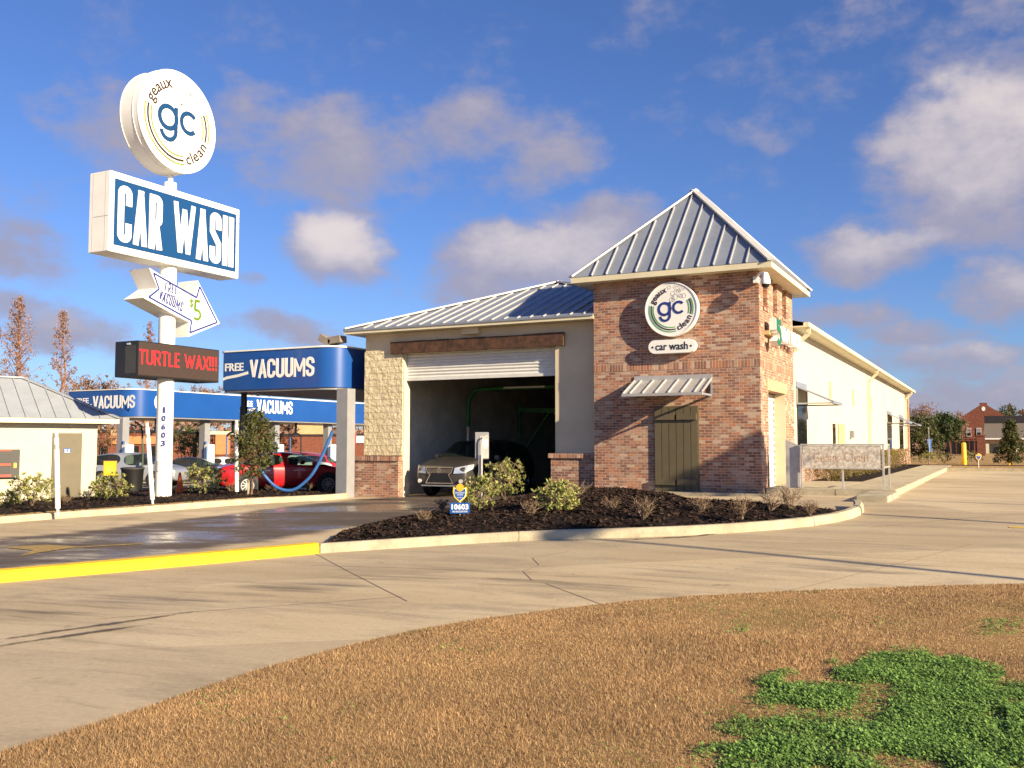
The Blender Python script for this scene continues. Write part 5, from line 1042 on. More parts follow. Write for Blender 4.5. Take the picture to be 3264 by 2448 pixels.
# ================================================================== PLANTER FURNITURE
for k, b, tp_, lab in (('c3', (557, 1470), (541, 690), 'white plastic post with silver tape nearest the hut door, by the kerb'), ('c3', (1470, 1380), (1412, 597), 'white plastic post leaning left beside the pylon pole'), ('c4', (450, 1545), (448, 842), 'shaded grey post with dark foot left of the young tree')):
    x, y = gp(q(k, *b), .15); g = Vector((x, y, G(x, y) + .10)); e = aD(q(k, *tp_), FW.dot(g - Vector((0, 0, CH)))); t = thing('marker_post', lab, 'post', g, 0, 'plastic marker posts in the planter'); d = (e - g).normalized(); L_ = (e - g).length; m = MB(); m.cyl(g, g + d * .18, .032, n=12); build(m, 'foot', 'black' if k == 'c4' else 'white', t, True)
    m = MB(); m.cyl(g + d * .18, g + d * (L_ - .26), .060, n=20); m.cyl(g + d * (L_ - .26), g + d * (L_ - .12), .054, n=20); m.cyl(g + d * (L_ - .12), e, .046, .040, n=20); build(m, 'sleeve', 'white', t, True); m = MB(); m.cyl(g + d * (L_ - .40), g + d * (L_ - .28), .0615, n=20); m.cyl(g + d * (L_ - .14), g + d * (L_ - .06), .0515, n=20); build(m, 'reflective_tape', 'steel', t, True)
yp = aD(q('c3', 1053, 1300), 28.8); yp.z = G(yp.x, yp.y); t = thing('notice_board', 'square yellow notice board with orange edge standing at the hut corner', 'sign', yp); fb = Frame((yp.x, yp.y, 0), RT, (0, 0, 1)); z0, z1 = aD(q('c3', 1050, 1110), 28.8).z, aD(q('c3', 1050, 962), 28.8).z; m = MB(); m.box(-.20, .20, -.01, .02, z0, z1, fb); build(m, 'frame', 'orangew', t); m = MB(); m.box(-.185, .185, .021, .026, z0 + .015, z1 - .015, fb); build(m, 'board', 'yellowp', t)
m = MB()
for i in range(5): m.box(-.12 + .02 * (i % 2), .12 - .02 * ((i + 1) % 2), .027, .028, z1 - .16 - i * .045, z1 - .148 - i * .045, fb)
build(m, 'small_print', pm('pale_print', (.85, .66, .20), .6), t); m = MB(); m.box(-.03, .03, -.03, -.011, yp.z, z1 - .1, fb); build(m, 'post', 'greyc', t)
p = aD(q('c3', 1268, 1320), 32.2); p.z = G(p.x, p.y); t = thing('litter_bin', 'black open topped litter bin left of the leaning white post', 'bin', p); m = MB(); lathe(m, p, [(.001, 0), (.30, 0), (.36, .9), (.38, .95), (.33, .95), (.30, .3), (.001, .28)], 20); build(m, 'drum', 'black', t, True); m = MB(); lathe(m, p, [(.385, .93), (.39, .97), (.35, .99)], 20); build(m, 'rim', 'dark', t, True)
p = aD(q('c3', 1362, 1320), 32.6); p.z = G(p.x, p.y); zt = aD(q('c3', 1340, 610), 32.6).z; t = thing('hose_stand', 'thin dark green hooked pipe stand between the bin and leaning post', 'hose stand', p); m = MB(); m.tube([p, p + Vector((0, 0, 1.5)), (p.x - .05, p.y, zt - .25), (p.x - .12, p.y, zt - .05), (p.x - .30, p.y - .1, zt + .1)], .032, 8); build(m, 'stand', pm('stand_green', (.03, .06, .035), .5), t, True)
p = aD(q('c3', 1725, 1305), 30.6); p.z = G(p.x, p.y) + .12; t = thing('traffic_cone', 'orange traffic cone on the mulch right of the pylon pole', 'traffic cone', p); m = MB(); lathe(m, p, [(.001, .70), (.035, .70), (.13, .04), (.001, .04)], 20); build(m, 'cone', 'orange', t, True); m = MB(); m.box(p.x - .19, p.x + .19, p.y - .19, p.y + .19, p.z - .01, p.z + .035); build(m, 'base', 'orange', t, bevel=.01)
# meter box on a post
md_ = 24.3; p = aD(q('c9', 838, 1330), md_); p.z = G(p.x, p.y) + .15; fm = Frame((p.x, p.y, 0), RT, (0, 0, 1)); bl = aD(q('c9', 775, 940), md_); tr_ = aD(q('c9', 922, 655), md_); x0, x1 = (bl - p).dot(RT), (tr_ - p).dot(RT); t = thing('meter_box', 'grey electrical box on a steel post behind the tall island shrub', 'electrical box', p)
m = MB(); m.box(x0, x1, -.11, .05, bl.z, tr_.z, fm); b = build(m, 'cabinet', 'meter', t, bevel=.01); m = MB(); m.box(x0 + .13, x1 - .0, .051, .06, bl.z + .02, tr_.z - .10, fm); build(m, 'back_plate', 'steel', b)
m = MB(); m.box(x0 + .20, x1 - .03, .061, .064, tr_.z - .26, tr_.z - .19, fm).box(x0 + .20, x1 - .03, .061, .064, tr_.z - .36, tr_.z - .28, fm).box(x0 + .23, x1 - .07, .061, .064, tr_.z - .42, tr_.z - .38, fm); build(m, 'paper_labels', 'white', b); m = MB(); m.box(-.05, .05, .0505, .13, p.z - .2, bl.z + .1, fm); build(m, 'post', 'steel', t)
m = MB(); cx_ = .02; m.tube([fm(cx_, p.z - .1, .16), fm(cx_, bl.z + .45, .16), fm(cx_ + .03, tr_.z - .14, .16), fm(cx_ + .13, tr_.z - .09, .13), fm(x1 - .03, tr_.z - .08, .06)], .022, 8); build(m, 'conduit', 'steel', t, True)
# yard signs
def yard_sign(lab, base, scale, plate=True, d=None):
    x, y = base; g = Vector((x, y, G(x, y) + .16)); t = thing('yard_sign', lab, 'yard sign', g); fr = Frame((x, y, g.z), RT, (0, 0, 1)); k = scale; m = MB(); m.box(-.012 * k, .012 * k, -.012, 0, -.05, .9 * k, fr); build(m, 'stake', 'white', t)
    sh = [(-.20, .36), (-.215, .20), (-.17, .05), (0, -.10), (.17, .05), (.215, .20), (.20, .36), (.12, .33), (0, .38), (-.12, .33)]; o = .62
    m = MB(); m.prism([(a * k, (b + o) * k) for a, b in sh], .001, .012, fr); s_ = build(m, 'shield', 'yellowp', t); m = MB(); m.prism([(a * k * .84, (.14 + (b - .14) * .84 + o) * k) for a, b in sh], .0125, .016, fr); build(m, 'border', 'white', s_); m = MB(); m.prism([(a * k * .78, (.13 + (b - .13) * .78 + o) * k) for a, b in sh], .0165, .02, fr); build(m, 'field', 'canopy', s_)
    m = MB(); m.disc(fr, 0, (.34 + o) * k, .115 * k, .021, .026, 16); m.arcband(fr, .06 * k, .075 * k, 0, 360, .026, .028, 16, (0, (.34 + o) * k)); build(m, 'badge', pm('badge_gold', (.75, .33, .02), .5), s_)
    if plate:
        m = MB(); text(m, fr, 'CUSTOM SECURITY', -.15 * k, (.165 + o) * k, .30 * k, .04 * k, .0205, .022); text(m, fr, 'SYSTEMS', -.09 * k, (.105 + o) * k, .18 * k, .038 * k, .0205, .022); text(m, fr, '225-000-0000'[:0] or 'SECURITY', -.08 * k, (.03 + o) * k, .16 * k, .03 * k, .0205, .022); build(m, 'lettering', 'white', s_)
        m = MB(); m.box(-.30 * k, .30 * k, .001, .012, .19 * k, .51 * k, fr); pl = build(m, 'number_plate', 'canopy', t); m = MB(); text(m, fr, '10603', -.25 * k, .31 * k, .50 * k, .16 * k, .0125, .015, bold=.03); text(m, fr, 'NO SOLICITATION', -.22 * k, .225 * k, .44 * k, .05 * k, .0125, .015, bold=.01); build(m, 'lettering', 'white', pl)
yard_sign('blue shield yard sign with gold badge above a house number plate', gp(q('c9', 618, 1590), .15), .62)
p = aD(q('ca', 1245, 1345), 49); yard_sign('small distant shield yard sign behind the far kerb', (p.x, 50.1), .62, False)

# ================================================================== BACKGROUND RIGHT
for k, x, lab in (('ca', 960, 'thick yellow bollard in the open before the dark iron fence'), ('ca', 1755, 'thick yellow bollard half hidden by the dark young tree')):
    p = aD(q(k, x, 1300), 55.2 if x < 1000 else 57.5); t = thing('bollard', lab, 'bollard', (p.x, p.y, 0), 0, 'yellow bollards by the far kerb'); m = MB(); lathe(m, (p.x, p.y, 0), [(.125, 0), (.125, 1.28), (.09, 1.34), (.001, 1.36)], 20); build(m, 'post', 'yellowp', t, True); m = MB(); lathe(m, (p.x, p.y, 0), [(.127, .12), (.13, .2), (.13, .34), (.127, .4)], 20); build(m, 'base_band', 'yellow', t, True)
HD = 150.; ho = aD(q('ca', 1330, 1240), HD); _d = Vector((ho.x, ho.y, 0)).normalized(); RX = Vector((_d.y, -_d.x, 0)); CT = _d.dot(Vector((FW.x, FW.y, 0)).normalized()); fhh = Frame((ho.x, ho.y, 0), RX, (0, 0, 1)); u = CT * HD / 3050 / 5.53
hx_ = lambda x: (x - 1330) * u
hz_ = lambda y: CH + (1417 - (1240 + y / 5.53)) * HD / 3050
t = thing('brick_house', 'two storey red brick house with stepped gable far beyond the lot', 'house', (ho.x, ho.y, 0))
m = MB(); m.prism([(hx_(845), -1), (hx_(1790), -1), (hx_(1790), hz_(520)), (hx_(1395), hz_(285)), (hx_(1393), hz_(238)), (hx_(1257), hz_(238)), (hx_(1255), hz_(285)), (hx_(845), hz_(535))], -.6, 0, fhh); build(m, 'gable_wall', 'farbrick', t)
m = MB(); m.prism([(hx_(845), hz_(545)), (hx_(1255), hz_(300)), (hx_(1393), hz_(300)), (hx_(1790), hz_(530)), (hx_(1790), hz_(900)), (hx_(845), hz_(900))], -14, -.61, fhh); build(m, 'roof', 'roofd', t)
m = MB(); m.prism([(hx_(1325) + .27 * math.cos(a * .2618), hz_(345) + .36 * math.sin(a * .2618)) for a in range(24)], .001, .05, fhh); build(m, 'oval_vent', 'white', t)
for x in (1055, 1232):
    m = MB(); m.box(hx_(x - 42), hx_(x + 42), .001, .08, hz_(832), hz_(682), fhh); w_ = build(m, 'window', 'white', t); m = MB(); m.box(hx_(x - 34), hx_(x + 36), .081, .09, hz_(752), hz_(690), fhh); build(m, 'pane', 'greyc', w_); m = MB(); m.box(hx_(x - 34), hx_(x + 36), .081, .09, hz_(824), hz_(758), fhh); build(m, 'pane', 'dglass', w_)
CD = 135.; u2 = CT * CD / 3050 / 5.53; co = aD(q('ca', 1330, 1240), CD); fc = Frame((co.x, co.y, 0), RX, (0, 0, 1)); cx_2 = lambda x: (x - 1330) * u2; cz_2 = lambda y: CH + (1417 - (1240 + y / 5.53)) * CD / 3050
t = thing('carport', 'brown shingled carport building with cream posts at the right edge', 'carport', (co.x, co.y, 0))
m = MB(); P = [fc(cx_2(1300), cz_2(862), .5), fc(cx_2(2500), cz_2(862), .5), fc(cx_2(2500), cz_2(590), -6), fc(cx_2(1335), cz_2(590), -6)]; m.add(P, [(0, 1, 2, 3)]); m.add([v - Vector((0, 0, .15)) for v in P], [(3, 2, 1, 0)]); build(m, 'roof', 'shingle', t)
m = MB(); m.box(cx_2(1335), cx_2(2500), -7, -6.01, cz_2(595), cz_2(452), fc); build(m, 'roof_band', 'roofd', t); m = MB(); m.box(cx_2(1300), cx_2(2500), .3, .52, cz_2(888), cz_2(863), fc); build(m, 'fascia', 'white', t)
m = MB(); m.box(cx_2(1335), cx_2(2500), -.2, .0, cz_2(960), cz_2(889), fc); build(m, 'header', 'tan', t); m = MB(); m.box(cx_2(1320), cx_2(2500), -9, -8.8, -1, cz_2(590), fc).box(cx_2(1320), cx_2(1345), -8.79, -.3, -1, cz_2(890), fc); build(m, 'wall', 'bayd', t)
for x in (1375, 1900, 2300): m = MB(); m.box(cx_2(x - 30), cx_2(x + 30), -.25, .05, -1, cz_2(961), fc); build(m, 'post', 'trim', t)
p = fc(cx_2(1590), 0, -4); c_ = car('parked_car', 'pale car parked nose out in the dark carport bay', SV, SED, SG, [(-1.35, .32), (1.38, .32)], 1.5); c_.location = (p.x, p.y, -.55); c_.rotation_euler = (0, 0, math.atan2(-p.y, -p.x))
# low brick pillar fence with iron panels, receding
t = thing('iron_fence', 'brick pillar fence with dark iron panels in front of the house', 'fence', aD(q('ca', 900, 1240), 118)); F0, F1 = aD(q('ca', 655, 1240), 140), aD(q('ca', 1265, 1240), 108); prev = None
for i in range(8):
    s_ = i / 7; a = 1 / ((1 - s_) / 140 + s_ / 108); p = aD(q('ca', 655 + 610 * s_, 1240), a); w_ = .24 if i < 7 else .40; z1 = 1.9; m = MB(); m.box(p.x - w_, p.x + w_, p.y - w_, p.y + w_, -1, z1 if i < 7 else 2.2); pb = build(m, 'pillar', 'farbrick', t); m = MB(); m.box(p.x - w_ - .08, p.x + w_ + .08, p.y - w_ - .08, p.y + w_ + .08, (z1 if i < 7 else 2.2) + .001, (z1 if i < 7 else 2.2) + .14); build(m, 'cap', 'farbrick', pb)
    if prev is not None:
        m = MB(); n = 16
        for j in range(1, n): x = prev.lerp(p, j / n); m.box(x.x - .03, x.x + .03, x.y - .03, x.y + .03, -.6, 1.7)
        m.beam((prev.x, prev.y, 1.6), (p.x, p.y, 1.6), .05, .06).beam((prev.x, prev.y, .1), (p.x, p.y, .1), .05, .06); build(m, 'iron_panel', 'black', t)
    prev = p
def leafy_tree(name, lab, base, h, r, crownz, n, per, lsz, leafm, barkm='bark', trunks=1, group=None, cone=False, spread=.3, tw=.03, fill=.35):
    """trunk(s), limbs reaching the leaf clumps, clumps of small leaves spread unevenly through the crown"""
    b = Vector(base); t = thing(name, lab, 'tree', b, 0, group); s = MB(); f = MB(); tops = []
    for i in range(trunks):
        a = random.uniform(0, 6.28); o = b + Vector((math.cos(a), math.sin(a), 0)) * (.12 * trunks - .12) * r; e = b + Vector((math.cos(a) * r * .35 * (trunks > 1), math.sin(a) * r * .35 * (trunks > 1), h * (.9 if cone else crownz + (1 - crownz) * .45))); P = limb(s, o, e, tw * h * .55 / trunks ** .5, tw * h * .12, .03, 6, 7); tops += P[2:]
    for i in range(n):
        if cone:
            k = random.uniform(0, 1) ** .75; z = crownz + (1 - crownz) * k; rr = r * (1 - k) ** .75 + .08 * r; a = random.uniform(0, 6.28); c = b + Vector((math.cos(a) * rr * random.uniform(.1, 1), math.sin(a) * rr * random.uniform(.1, 1), h * z)); st = b + Vector((0, 0, max(h * z - rr * .6, h * .1)))
        else:
            d = rdir(.1); k = random.uniform(fill, 1) ** .5 * random.uniform(.75, 1.08); c = b + Vector((d.x * r * k, d.y * r * k, h * (crownz + (1 - crownz) * (.5 + .5 * d.z * k)))); st = min(tops, key=lambda q_: (q_ - c).length)
        limb(s, st, c, tw * h * .10, tw * h * .03, .06, 3, 4); sp_ = r * spread * random.uniform(.5, 1.2)
        for j in range(per): leaf(f, c + rdir() * sp_ * random.uniform(0, 1), rdir(.1), lsz * random.uniform(.6, 1.3), lsz * .28)
    build(s, 'trunk', barkm, t); build(f, 'crown', leafm, t); return t
def base_at(k, x, d): p = aD(q(k, x, 1200), d); return (p.x, p.y, G(p.x, p.y))
leafy_tree('evergreen_tree', 'rounded multi stemmed evergreen tree left of the brick house', base_at('ca', 600, 88), 4.2, 1.75, .33, 130, 60, .20, 'leaft', 'twig', 5)
leafy_tree('bushy_tree', 'dense dark leafy tree at the far corner of the cream side wall', base_at('ca', 170, 72), 3.6, 1.75, .05, 110, 60, .17, 'leafe')
leafy_tree('young_tree', 'narrow dark young tree at the far right hiding a bollard', base_at('ca', 1785, 55.5), 2.6, .85, .08, 120, 40, .13, 'leafe', cone=True)
leafy_tree('bare_tree', 'hazy brown bare tree rising behind the far end of the side wall', base_at('ca', 100, 125), 6.8, 3.6, .2, 130, 45, .22, 'rust', group='brown trees beyond the lot')
leafy_tree('bare_tree', 'small brown bare tree showing behind the evergreen tree', base_at('ca', 790, 140), 6.0, 2.4, .25, 90, 35, .22, 'rust', group='brown trees beyond the lot')
leafy_tree('evergreen_tree', 'dark evergreen top showing right of the house gable', base_at('ca', 1720, 175), 8.4, 3.2, .3, 80, 40, .3, 'leafe')
for x, d, r, lab in ((330, 57, .6, 'pale green shrub nearest the side walk end'), (600, 58, .6, 'pale green shrub left of the open yellow bollard'), (1040, 62, .5, 'low shrub right of the open yellow bollard'), (1180, 60, .4, 'low shrub beside the brick end pillar'), (1600, 62, .5, 'brown shrub under the carport'), (1930, 60, .5, 'brown shrub at the foot of the dark young tree')):
    p = base_at('ca', x, d); whorl_bush(lab, p[:2], .1, r, .75, 50, 'shrubs beyond the far kerb', 'leafv' if x < 1100 else 'leafd', .10, 9, 5)
bp = aD(q('ca', 340, 1000), 64); t = thing('blue_banner', 'small bright blue banner on a pole among the leaves at the wall end', 'banner', (bp.x, bp.y, 0)); m = MB(); m.cyl((bp.x, bp.y, 0), (bp.x, bp.y, 2.4), .02, n=8); build(m, 'pole', 'steel', t); m = MB(); fb = Frame((bp.x, bp.y, 0), RT, (0, 0, 1)); m.prism([(.02, .75), (.22, .72), (.14, 1.2), (.2, 1.62), (-.14, 1.60), (-.06, 1.2)], -.01, .01, fb); build(m, 'flag', 'hose', t)

# ================================================================== BACKGROUND LEFT
def facade(name, lab, k, d, x0, x1, ytop, mat, depth=10):
    o = aD(q(k, x0, 1100), d); e = aD(q(k, x1, 1100), d); zt = aD(q(k, x0, ytop), d).z; t = thing(name, lab, 'building', (o.x, o.y, -1)); fr = Frame((o.x, o.y, 0), RT, (0, 0, 1)); L_ = (e - o).dot(RT); m = MB(); m.box(0, L_, -depth, 0, -1.6, zt, fr); build(m, 'wall', mat, t); m = MB(); m.box(-.1, L_ + .1, -depth - .1, .1, zt + .001, zt + .25, fr); build(m, 'parapet_cap', 'roofd' if mat == 'farbrick' else 'tan', t); return t, fr, lambda x: (x - x0) / CR[k][2] * d / 3050, lambda y: aD(q(k, x0, y), d).z
t, fr, X, Z = facade('brick_shop', 'long dark brick shop building with tan parapet behind the vacuum canopies', 'c4', 100, 90, 1660, 990, 'farbrick')
for a, b, y0, y1, mt, nm in ((1005, 1265, 972, 880, 'tan', 'tan_parapet'), (255, 385, 1160, 975, 'orangew', 'orange_bay'), (180, 440, 974, 945, 'trim', 'pale_band'), (1478, 1560, 1062, 972, 'redaw', 'red_panel'), (1562, 1650, 1052, 988, 'white', 'white_panel'), (620, 760, 1120, 1020, 'dglass', 'shop_window'), (1290, 1420, 1190, 1090, 'dglass', 'shop_window'), (440, 560, 1180, 1100, 'dglass', 'shop_window')): m = MB(); m.box(X(a), X(b), .001, .15, Z(y0), Z(y1), fr); build(m, nm, mt, t)
t, fr, X, Z = facade('brick_shop', 'brown brick shop with orange awning band seen left of the pylon pole', 'c3', 92, 930, 1560, 690, 'farbrick')
for a, b, y0, y1, mt, nm in ((1040, 1560, 800, 725, 'orangew', 'awning_band'), (1060, 1200, 720, 660, 'tan', 'tan_parapet'), (1240, 1330, 940, 820, 'dglass', 'shop_window'), (1420, 1520, 940, 820, 'dglass', 'shop_window'), (960, 1030, 940, 820, 'dglass', 'shop_window')): m = MB(); m.box(X(a), X(b), .001, .15, Z(y0), Z(y1), fr); build(m, nm, mt, t)
def cyp(k, x, ytop, d, r, lab, n=150): p = base_at(k, x, d); h = aD(q(k, x, ytop), d).z - p[2]; leafy_tree('cypress_tree', lab, p, h, r, .25, int(n * .7), 16, .17, 'rust', 'redbark', cone=True, spread=.16, tw=.022, group='rust brown cypress trees')
cyp('cc', 225, 190, 85, 3.1, 'tallest rust brown cypress above the shed roof ridge', 280); cyp('cc', 820, 400, 88, 2.3, 'narrow rust brown cypress just right of the shed ridge', 220); cyp('c2', 880, 785, 100, 2.0, 'rust brown cypress top showing above the red message display', 150)
cyp('cc', -60, 560, 92, 3.0, 'rust brown cypress cut by the left edge', 120)
for i, (k, x, y, d, r) in enumerate((('cc', 1230, 1140, 112, 2.2), ('cc', 1400, 1200, 108, 1.8), ('cc', 1560, 1240, 115, 2.4), ('cc', 1130, 1250, 110, 1.7), ('c4', 60, 470, 112, 2.6), ('c4', 170, 500, 108, 2.2), ('c4', 235, 490, 112, 1.9), ('cc', 1010, 1180, 100, 2.0))):
    lab = ['bare brown tree top with a lone high twig above the far canopy', 'bare brown tree top near the left end of the message display', 'bare brown tree top directly below the message display corner', 'low bare tree top beside the shed roof slope', 'bare tree top under the middle of the message display', 'bare tree top under the right part of the message display', 'bare tree top at the end of the message display', 'bare tree top close against the shed hip'][i]
    p = base_at(k, x, d); h = aD(q(k, x, y), d).z - p[2]; leafy_tree('bare_tree', lab, p, h, r, .45, 70, 26, .2, 'rust', 'bark', 3, group='bare trees above the far canopy', spread=.2, tw=.018, fill=.1)
for k, x, d, h, r, n, lm, lab in (('c3', 1030, 66, 4.2, 1.6, 45, 'leafd', 'bare thin branched tree at the first canopy column'), ('c3', 1780, 70, 4.0, 1.5, 70, 'leaft', 'green tinged tree right of the pylon pole'), ('c4', 900, 72, 4.2, 1.3, 40, 'leafd', 'bare tree between the second and third canopy columns'), ('c4', 40, 66, 3.6, 1.4, 70, 'leaft', 'green bush like tree below the far canopy'), ('c4', 620, 80, 4.0, 1.4, 40, 'leafd', 'bare tree behind the young evergreen tree')):
    leafy_tree('small_tree', lab, base_at(k, x, d), h, r, .35, n, 22, .14, lm, 'bark', 4, group='small trees behind the canopies', spread=.25, tw=.022, fill=.1)
# far woods closing the horizon
rw = random.Random(3); f = MB()
for i in range(2600):
    a = rw.uniform(-1.25, .75); d = rw.uniform(210, 330); x, y = math.sin(a) * d, math.cos(a) * d; zc = rw.uniform(-1, 7 + 3 * math.sin(a * 23)) 
    for j in range(7): leaf(f, Vector((x + rw.gauss(0, 2), y + rw.gauss(0, 2), zc + rw.gauss(0, 1.2))), rdir(.2), 2.2, .7)
struct(build(f, 'woods', 'rust'), 'stuff')
p0, p1 = gp(q('c3', 1240, 1230)), gp(q('c3', 1960, 1230))
struct(drape('grass_verge', [aD(q('c3', 900, 1200), 41)[:2], aD(q('c3', 2300, 1200), 41)[:2], aD(q('c3', 2300, 1200), 38)[:2], aD(q('c3', 900, 1200), 38)[:2]], .02, 'turf', 1))

# off to the right of the picture: lamp posts, and a tree added to shade the tower corner
def lamp_post(lab, x, y, h, hw=.5):
    t = thing('lamp_post', lab, 'lamp post', (x, y, G(x, y))); m = MB(); m.cyl((x, y, G(x, y)), (x, y, h), .09, .06, n=12); build(m, 'pole', 'dark', t, True); m = MB(); m.box(x - .25, x + .25, y - hw, y + hw, h + .001, h + .18); build(m, 'lamp_head', 'dark', t)
a_, b_ = gp((1290, 1152)), gp((2110, 1262)); pm_ = (a_[1] + b_[1]) / 2 + .3 * (a_[0] + b_[0]) / 2
lamp_post('dark lamp post standing out of view right of the lot, nearer the lawn', 13.5, pm_ - .3 * 13.5, 7.3); a_ = gp((2000, 1119)); lamp_post('taller dark lamp post out of view right of the lot, farther back', 14.5, a_[1] + .3 * a_[0] - .3 * 14.5, 8.2, .25)
leafy_tree('shadow_tree', 'leafy tree added out of view to shade the tower corner', (7.2, 20.09, 0), 6.3, .68, .74, 80, 60, .16, 'leafe')

# ================================================================== LAWN
lawn = [gp(p) for p in ((-60, 1665), (0, 1632), (150, 1588), (300, 1540), (450, 1488), (600, 1440), (750, 1400), (900, 1366), (1050, 1340), (1200, 1320), (1350, 1303), (1500, 1291), (1700, 1281), (1900, 1273), (2060, 1268), (2212, 1264))] + [(3.5, 11.4), (6, 11), (6, -3), (-6, -3), (-5.2, 1.5)]
struct(drape('lawn', lawn, .02, 'turf', .5, extra=lambda x, y: .05 * sm(edge_d(x, y, lawn) / .8)))
LZ = lambda x, y: G(x, y) + .02
green = [[gp(p) for p in P] for P in ([(1500, 1700), (1545, 1590), (1600, 1560), (1640, 1600), (1720, 1560), (1600, 1530), (1620, 1490), (1700, 1478), (1760, 1500), (1830, 1470), (1880, 1432), (1990, 1420), (2080, 1432), (2150, 1490), (2260, 1530), (2420, 1560), (2420, 1720)], [(1545, 1362), (1590, 1356), (1660, 1372), (1672, 1390), (1620, 1390)], [(2100, 1345), (2212, 1352), (2230, 1400), (2130, 1385)], [(510, 1560), (540, 1552), (575, 1580), (545, 1596)])]
rg = np.random.default_rng(5); lp = np.array(lawn)
def in_poly(x, y, poly):
    c = np.zeros(len(x), bool); P = np.array(poly)
    for (x1, y1), (x2, y2) in zip(P, np.roll(P, 1, 0)):
        if y1 == y2: continue
        c ^= ((y1 > y) != (y2 > y)) & (x < (x2 - x1) * (y - y1) / (y2 - y1) + x1)
    return c
def G_np(x, y):
    kx = np.array([k[0] for k in KN]); kz = np.array([k[1] for k in KN]); z = sum(np.interp(x + o, kx, kz) for o in (-2, -1, 0, 1, 2)) / 5; tt = np.clip((y - 8) / 14, 0, 1); return z - .42 * (1 - tt * tt * (3 - 2 * tt))
def seg_d(x, y, poly):
    b = np.full(len(x), 1e9); P = np.array(poly)
    for (ax, ay), (bx, by) in zip(P, np.roll(P, -1, 0)):
        dx, dy = bx - ax, by - ay; u_ = np.clip(((x - ax) * dx + (y - ay) * dy) / (dx * dx + dy * dy), 0, 1); b = np.minimum(b, np.hypot(x - ax - u_ * dx, y - ay - u_ * dy))
    return b
def vn(x, y, s, seed):
    r_ = np.random.default_rng(seed); g = r_.random((64, 64)); xi = (x * s) % 63; yi = (y * s) % 63; a, b = xi.astype(int), yi.astype(int); fx_, fy_ = xi - a, yi - b; fx_, fy_ = fx_ * fx_ * (3 - 2 * fx_), fy_ * fy_ * (3 - 2 * fy_)
    return (g[a, b] * (1 - fx_) + g[a + 1, b] * fx_) * (1 - fy_) + (g[a, b + 1] * (1 - fx_) + g[a + 1, b + 1] * fx_) * fy_
def np_mesh(name, V, nv, mat):
    n = len(V) // nv; me = bpy.data.meshes.new(name); me.vertices.add(len(V)); me.vertices.foreach_set('co', V.ravel()); me.loops.add(len(V)); me.loops.foreach_set('vertex_index', np.arange(len(V), dtype=np.int32)); me.polygons.add(n); me.polygons.foreach_set('loop_start', np.arange(0, len(V), nv, dtype=np.int32)); me.materials.append(M[mat]); me.update(); me.validate(); return struct(link(bpy.data.objects.new(name, me)), 'stuff')
def scatter(n, x0, x1, y0, y1, poly): x = rg.uniform(x0, x1, n); y = rg.uniform(y0, y1, n); k = in_poly(x, y, poly); return x[k], y[k]
xs, ys = [], []
for n, y0, y1 in ((620000, 2.6, 5.5), (480000, 5.5, 8.2), (260000, 8.2, 12)):
    x, y = scatter(n, -5.4, 1.6, y0, y1, lawn); xs.append(x); ys.append(y)
x = np.concatenate(xs); y = np.concatenate(ys); ing = np.zeros(len(x), bool)
jx, jy = x + .4 * (vn(x, y, 1.7, 21) - .5) + .35 * (vn(x, y, 7, 22) - .5), y + .4 * (vn(x, y, 1.7, 23) - .5) + .35 * (vn(x, y, 7, 24) - .5)
for P in green: ing |= in_poly(jx, jy, P)
keep = (~ing | (rg.random(len(x)) < .22)) & (rg.random(len(x)) < .35 + .9 * vn(x, y, 3.1, 1)); x, y = x[keep], y[keep]; n = len(x)
z = G_np(x, y) + .02 + .05 * np.clip(seg_d(x, y, lawn) / .8, 0, 1); a = rg.uniform(0, 2 * np.pi, n); ln = rg.uniform(.010, .034, n) * (.7 + .7 * vn(x, y, 1.3, 2)); w = rg.uniform(.0008, .0019, n) * (1 + y / 7); tl = rg.uniform(.4, 1.6, n); ta = rg.uniform(0, 2 * np.pi, n)
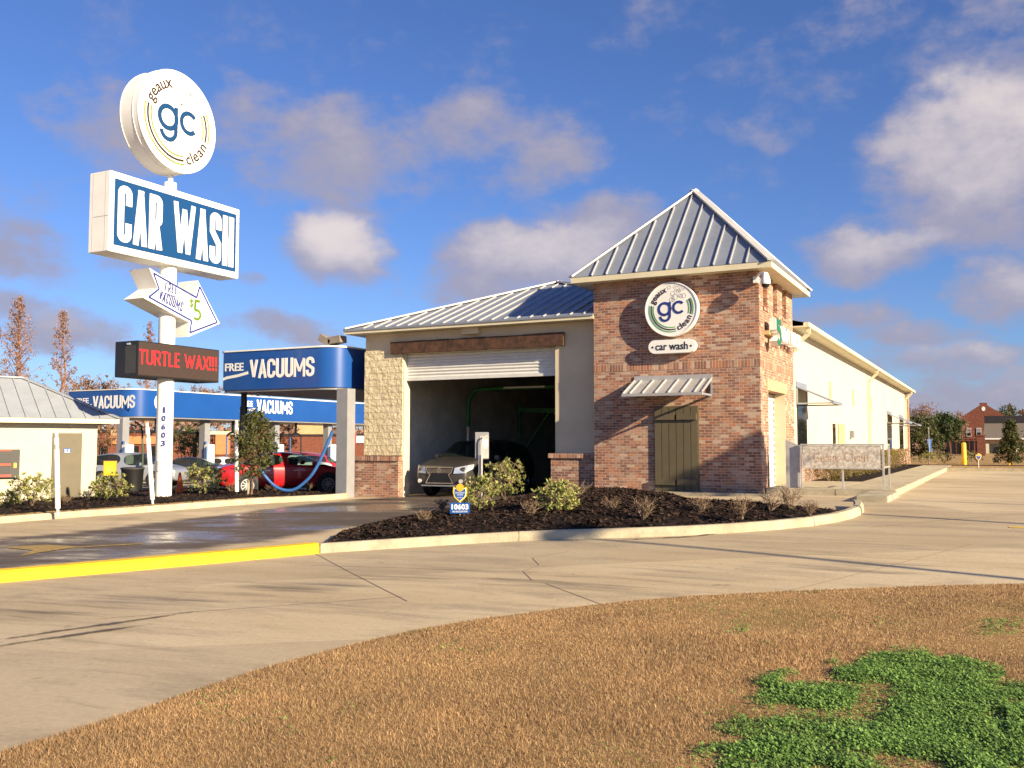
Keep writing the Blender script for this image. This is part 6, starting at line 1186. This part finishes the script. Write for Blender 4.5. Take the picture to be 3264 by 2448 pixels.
B0 = np.stack([x - np.cos(a) * w, y - np.sin(a) * w, z - .01], 1); B1 = np.stack([x + np.cos(a) * w, y + np.sin(a) * w, z - .01], 1); TT = np.stack([x + np.cos(ta) * np.sin(tl) * ln, y + np.sin(ta) * np.sin(tl) * ln, z + np.cos(tl) * ln], 1)
np_mesh('grass', np.stack([B0, B1, TT], 1).reshape(-1, 3), 3, 'blade')
xs, ys = [], []
for n_, P in ((1000000, green[0]), (16000, green[1]), (16000, green[2]), (5000, green[3])):
    P_ = np.array(P); x = rg.uniform(P_[:, 0].min() - .3, min(1.8, P_[:, 0].max() + .3), n_); y = rg.uniform(P_[:, 1].min() - .3, P_[:, 1].max() + .3, n_); jx, jy = x + .4 * (vn(x, y, 1.7, 21) - .5) + .35 * (vn(x, y, 7, 22) - .5), y + .4 * (vn(x, y, 1.7, 23) - .5) + .35 * (vn(x, y, 7, 24) - .5); k = in_poly(jx, jy, P) & in_poly(x, y, lawn); x, y, jx, jy = x[k], y[k], jx[k], jy[k]; d = seg_d(jx, jy, P); k = rg.random(len(x)) < np.clip(d / .45, .06, 1) * np.clip(vn(x, y, 2.7, 4) * 2.6 - .35, .05, 1); xs.append(x[k]); ys.append(y[k])
x, y = scatter(26000, -5, 1.6, 3, 11, lawn); k = vn(x, y, 1.1, 9) * vn(x, y, 4.3, 11) > .52; xs.append(x[k]); ys.append(y[k]); x = np.concatenate(xs); y = np.concatenate(ys); n = len(x)
z = G_np(x, y) + .025 + .05 * np.clip(seg_d(x, y, lawn) / .8, 0, 1) + .034 * vn(x, y, 6, 6) * rg.random(n) + rg.uniform(-.03, .02, n); r_ = rg.uniform(.003, .0062, n) * (1 + .05 * y); a = rg.uniform(0, 6.28, n); nx_, ny_ = rg.normal(.28, .4, n), rg.normal(-.08, .4, n); V = []
for k in range(5): c_, s_ = np.cos(a + k * 1.2566) * r_, np.sin(a + k * 1.2566) * r_; V.append(np.stack([x + c_, y + s_, z - nx_ * c_ - ny_ * s_], 1))
np_mesh('clover', np.stack(V, 1).reshape(-1, 3), 5, 'clover')
